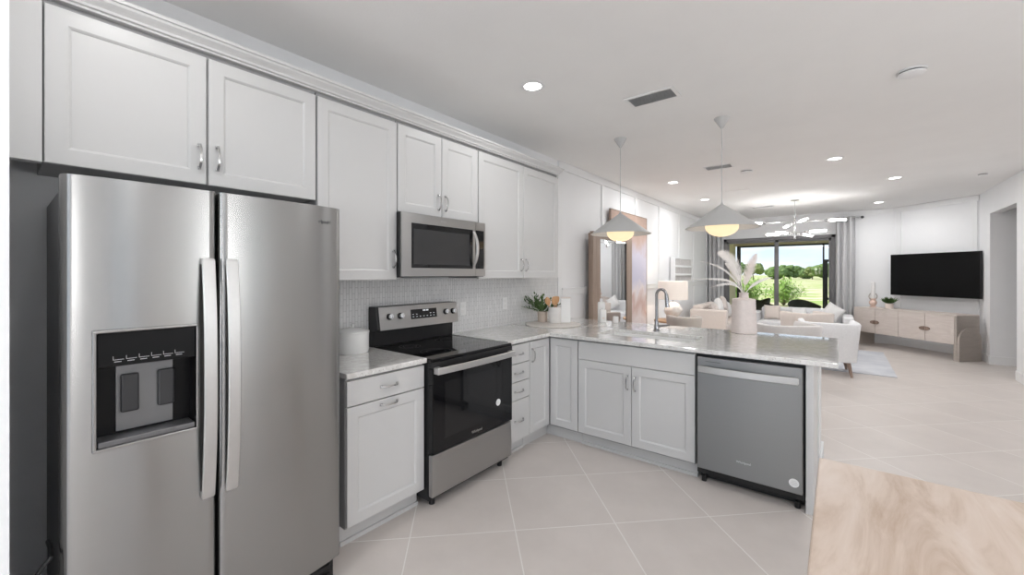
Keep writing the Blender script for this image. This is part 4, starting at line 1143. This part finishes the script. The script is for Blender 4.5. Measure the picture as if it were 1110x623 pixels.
def m_rug():
    m = mat('rug_pile', (.66, .67, .70), .95, col2=(.50, .52, .57), vscale=2.6, bump=.3, bscale=220)
    return m
single('area_rug', MB().box((1.02, 7.66, .0004), (3.225, 9.95, .0105)), m_rug(), 'mottled blue-grey and white area rug under the armchairs', 'rug', bev=.003)

# wooden table in the foreground
T = thing('wood_table', 'washed wood table top with square corner in the foreground at lower right', 'table', (2.536, .45, 0))
tp = MB().box((0, 0, .706), (1.15, 1.425, .75))
obj('tabletop', tp, M['tablewood'], T, bev=.005)
obj('apron', MB().box((.06, .06, .62), (1.09, .09, .706)).box((.06, 1.335, .62), (1.09, 1.365, .706)).box((.06, .09, .62), (.09, 1.335, .706)).box((1.06, .09, .62), (1.09, 1.335, .706)), M['tablewood'], T)
for x in (.04, 1.03):
    for y in (.04, 1.305): obj('leg', MB().box((x, y, 0), (x + .08, y + .08, .706)), M['tablewood'], T, bev=.005)

# ================================================================== OUTSIDE
stucco = mat('lanai_stucco', (.62, .55, .36), .9, var=.05, vscale=8, bump=.2, bscale=80)
struct('floor_patio', MB().box((-.6, YB + .16, -.12), (6.6, 14.9, -.02)), mat('patio_concrete', (.55, .53, .50), .8, var=.08, vscale=3))
struct('ceiling_patio', MB().box((-.6, YB + .16, 2.50), (6.6, 15.1, 2.7)).box((-.6, 14.42, 2.29), (6.6, 14.62, 2.50)), stucco)
struct('wall_patio', MB().box((-.6, YB + .16, -.12), (.04, 14.62, 2.50)), stucco)
T = thing('screen_enclosure', 'dark bronze patio screen frame with a screen door beyond the glass', 'screen frame', (0, 14.5, 0))
obj('post', MB().box((.10, -.03, -.02), (.20, .03, 2.289)), M['darkbronze'], T)
obj('post', MB().box((2.245, -.02, -.02), (2.285, .03, 2.289)), M['darkbronze'], T)
obj('post', MB().box((5.2, -.03, -.02), (5.28, .03, 2.289)), M['darkbronze'], T)
sdr = obj('screen_door', MB().box((2.286, -.03, -.02), (2.36, .03, 1.83)).box((3.05, -.02, -.02), (3.11, .02, 1.83)).box((2.34, -.02, 1.76), (3.05, .02, 1.83)).box((2.34, -.02, .70), (3.05, .02, .76)).box((2.34, -.02, -.02), (3.05, .02, .12)), M['darkbronze'], T)
obj('top_rail', MB().box((.2, -.02, 2.24), (5.2, .02, 2.289)), M['darkbronze'], T)
wick = mat('dark_wicker', (.035, .04, .025), .7, var=.3, vscale=60)
def patio_chair(label, x, y, rz):
    T = thing('patio_chair', label, 'patio chair', (x, y, -.02), rz, 'dark chairs on the patio')
    b = MB(); rings = []
    for i in range(13):
        a = PI * i / 12; hx = .30
        ring = []
        for o_, z in ((0, .34), (.012, .34), (.06, .60), (.08, .62 + .15 * math.sin(a) ** 1.5), (.066, .625 + .15 * math.sin(a) ** 1.5), (.045, .60)):
            ring.append(((hx + o_) * math.cos(a), (hx + o_) * math.sin(a), z))
        rings.append(ring)
    b.ring_loft(rings)
    obj('backrest', b, wick, T, smooth=True)
    obj('seat', MB().lathe([(.001, .34), (.29, .34), (.30, .38), (.001, .41)], (0, 0, 0), 24), wick, T, smooth=True)
    for i in range(4):
        a = PI / 4 + i * PI / 2
        obj('leg', MB().tube([(.2 * math.cos(a), .2 * math.sin(a), .345), (.27 * math.cos(a), .27 * math.sin(a), 0)], .014, 8), M['darkbronze'], T)
patio_chair('dark rounded patio chair seen through the right glass pane', 1.93, 12.9, .5)
patio_chair('dark patio chair standing behind the middle bar of the glass door', 1.22, 12.6, 2.2)
patio_chair('dark patio chair seen through the left glass pane beside the vase', .75, 13.3, -1.2)

def m_field():
    m = bpy.data.materials.new('meadow'); m.use_nodes = True; t = m.node_tree; b = t.nodes['Principled BSDF']
    tc = t.nodes.new('ShaderNodeTexCoord'); mp = t.nodes.new('ShaderNodeMapping'); mp.inputs['Scale'].default_value = (.22, .42, 1)
    t.links.new(tc.outputs['Object'], mp.inputs[0])
    n = t.nodes.new('ShaderNodeTexNoise'); n.inputs['Scale'].default_value = 1.0; n.inputs['Detail'].default_value = 9; n.inputs['Roughness'].default_value = .68
    t.links.new(mp.outputs[0], n.inputs['Vector'])
    r = t.nodes.new('ShaderNodeValToRGB'); E_ = r.color_ramp.elements
    E_[0].position = .25; E_[0].color = (.12, .20, .04, 1); E_[1].position = .80; E_[1].color = (.55, .50, .40, 1)
    for p, c_ in ((.38, (.20, .30, .07)), (.46, (.28, .37, .09)), (.52, (.40, .36, .18)), (.565, (.60, .54, .45)), (.60, (.33, .36, .14)), (.70, (.42, .38, .20))):
        e = E_.new(p); e.color = c_ + (1,)
    t.links.new(n.outputs['Fac'], r.inputs[0]); t.links.new(r.outputs[0], b.inputs['Base Color']); b.inputs['Roughness'].default_value = .95
    return m
gm = MB(); nx, ny = 40, 60
vs = []
for j in range(ny + 1):
    y = 14.9 + 600 * (j / ny) ** 2.2
    vs.append([gm.bm.verts.new((-260 + 520 * i / nx, y, -.14 + .10 * noise.noise(Vector((i * .9, j * .7, 0))) * min(1, (y - 15) / 20))) for i in range(nx + 1)])
for j in range(ny):
    for i in range(nx): gm.bm.faces.new((vs[j][i], vs[j][i + 1], vs[j + 1][i + 1], vs[j + 1][i]))
props(obj('lawn', gm, m_field(), None, smooth=True), 'green and sandy meadow beyond the patio', 'lawn', None, 'stuff')
tree_m = [mat('tree_leaf', (.16, .24, .07), .8, col2=(.06, .11, .03), vscale=1.6), mat('tree_leaf_olive', (.22, .27, .09), .8, col2=(.09, .13, .04), vscale=1.4)]
bark = mat('bark', (.18, .13, .09), .9, var=.2)
def blob(seed, w, h, z0, n=14):
    r_ = random.Random(seed); b = MB()
    for k in range(n):
        a = r_.uniform(0, 2 * PI); q = r_.random() ** .5
        c_ = Vector((math.cos(a) * q * w * .36, math.sin(a) * q * w * .36, z0 + h * r_.uniform(.2, .8)))
        rr = w * r_.uniform(.18, .28)
        t_ = bmesh.new(); bmesh.ops.create_icosphere(t_, subdivisions=3, radius=rr)
        vm = {}
        for v in t_.verts:
            d = v.co.normalized(); f = 1 + .30 * noise.noise(d * 3.1 + Vector((k * 5, seed, 0))) + .16 * noise.noise(d * 9 + Vector((k, seed, 3)))
            vm[v] = b.bm.verts.new(c_ + Vector((v.co.x * f, v.co.y * f, v.co.z * f * .8)))
        for f_ in t_.faces: b.bm.faces.new([vm[v] for v in f_.verts])
        t_.free()
    return b
protos = []
for k in range(3):
    w_, h_ = ((6.5, 5.2), (5.0, 6.2), (8.0, 4.6))[k]
    T = thing('tree', ('broad dark green tree in the distant tree line', 'tall rounded green tree in the distant tree line', 'low wide olive green tree in the distant tree line')[k], 'tree', (0, 0, 0), 0, ('broad dark trees on the horizon', 'tall rounded trees on the horizon', 'low wide olive trees on the horizon')[k])
    obj('crown', blob(k + 1, w_, h_ * .85, h_ * .12), tree_m[k % 2], T)
    obj('trunk', MB().tube([(0, 0, -.4), (.1, 0, h_ * .25), (0, .1, h_ * .5)], [.22, .16, .1], 8), bark, T)
    protos.append(T)
r_ = random.Random(11)
spots = [(-20.5, 128, 1), (-17.5, 112, 0), (-14.6, 122, 1), (-12.5, 146, 2), (-9.0, 150, 0), (-6.2, 168, 2), (-3.4, 150, 1), (-.4, 136, 0), (2.8, 148, 2), (5.8, 162, 1), (9.5, 154, 0), (14, 150, 2), (20, 156, 1), (27, 150, 0), (-25, 130, 2), (-31, 136, 0), (-38, 140, 1), (-46, 150, 0), (-56, 150, 2), (36, 156, 2), (47, 160, 0)]
used = set()
for x, y, k in spots:
    sc = r_.uniform(.72, .92); z = r_.uniform(0, 6)
    if k not in used: o = protos[k]; used.add(k); o.location = (x, y, -.15); o.rotation_euler = (0, 0, z)
    else: o = dup(protos[k], (x, y, -.15), z)
    o.scale = (sc, sc, sc)
shr = mat('shrub_leaf', (.34, .50, .12), .7, col2=(.20, .36, .06), vscale=6)
def shrub(label, x, y, w_, h_, n, seed, mt):
    r2 = random.Random(seed)
    T = thing('shrub', label, 'shrub', (x, y, -.16), 0)
    st = MB(); fo = MB()
    for k in range(22):
        a = r2.uniform(0, 2 * PI); q = r2.uniform(.1, 1)
        tip = Vector((math.cos(a) * w_ * .5 * q, math.sin(a) * w_ * .5 * q, h_ * (1 - .45 * q * q) * r2.uniform(.8, 1)))
        st.tube([(0, 0, 0), tip * .5 + Vector((0, 0, .1 * h_)), tip], [.012, .008, .003], 5)
        for i in range(n // 22):
            p = (tip * r2.uniform(.25, 1.0)) + Vector((r2.uniform(-1, 1), r2.uniform(-1, 1), r2.uniform(-.6, .8))) * w_ * .12
            if p.z < .02: p.z = .02
            d = Vector((r2.uniform(-1, 1), r2.uniform(-1, 1), r2.uniform(-.2, 1))).normalized()
            leaf(fo, p, d, r2.uniform(.07, .13) * w_ / 1.5, .022 * w_ / 1.5)
    obj('stems', st, bark, T); obj('leaves', fo, mt, T)
shrub('rounded light green shrub on the lawn seen through the right pane', .45, 24.5, 2.0, 1.35, 1800, 4, shr)
shrub('bushy light green shrub on the lawn seen through the left pane', -.75, 21.5, 2.2, 1.45, 1800, 5, shr)
shrub('low green shrub on the lawn beyond the screen door', 3.0, 30, 2.2, .9, 900, 6, shr)
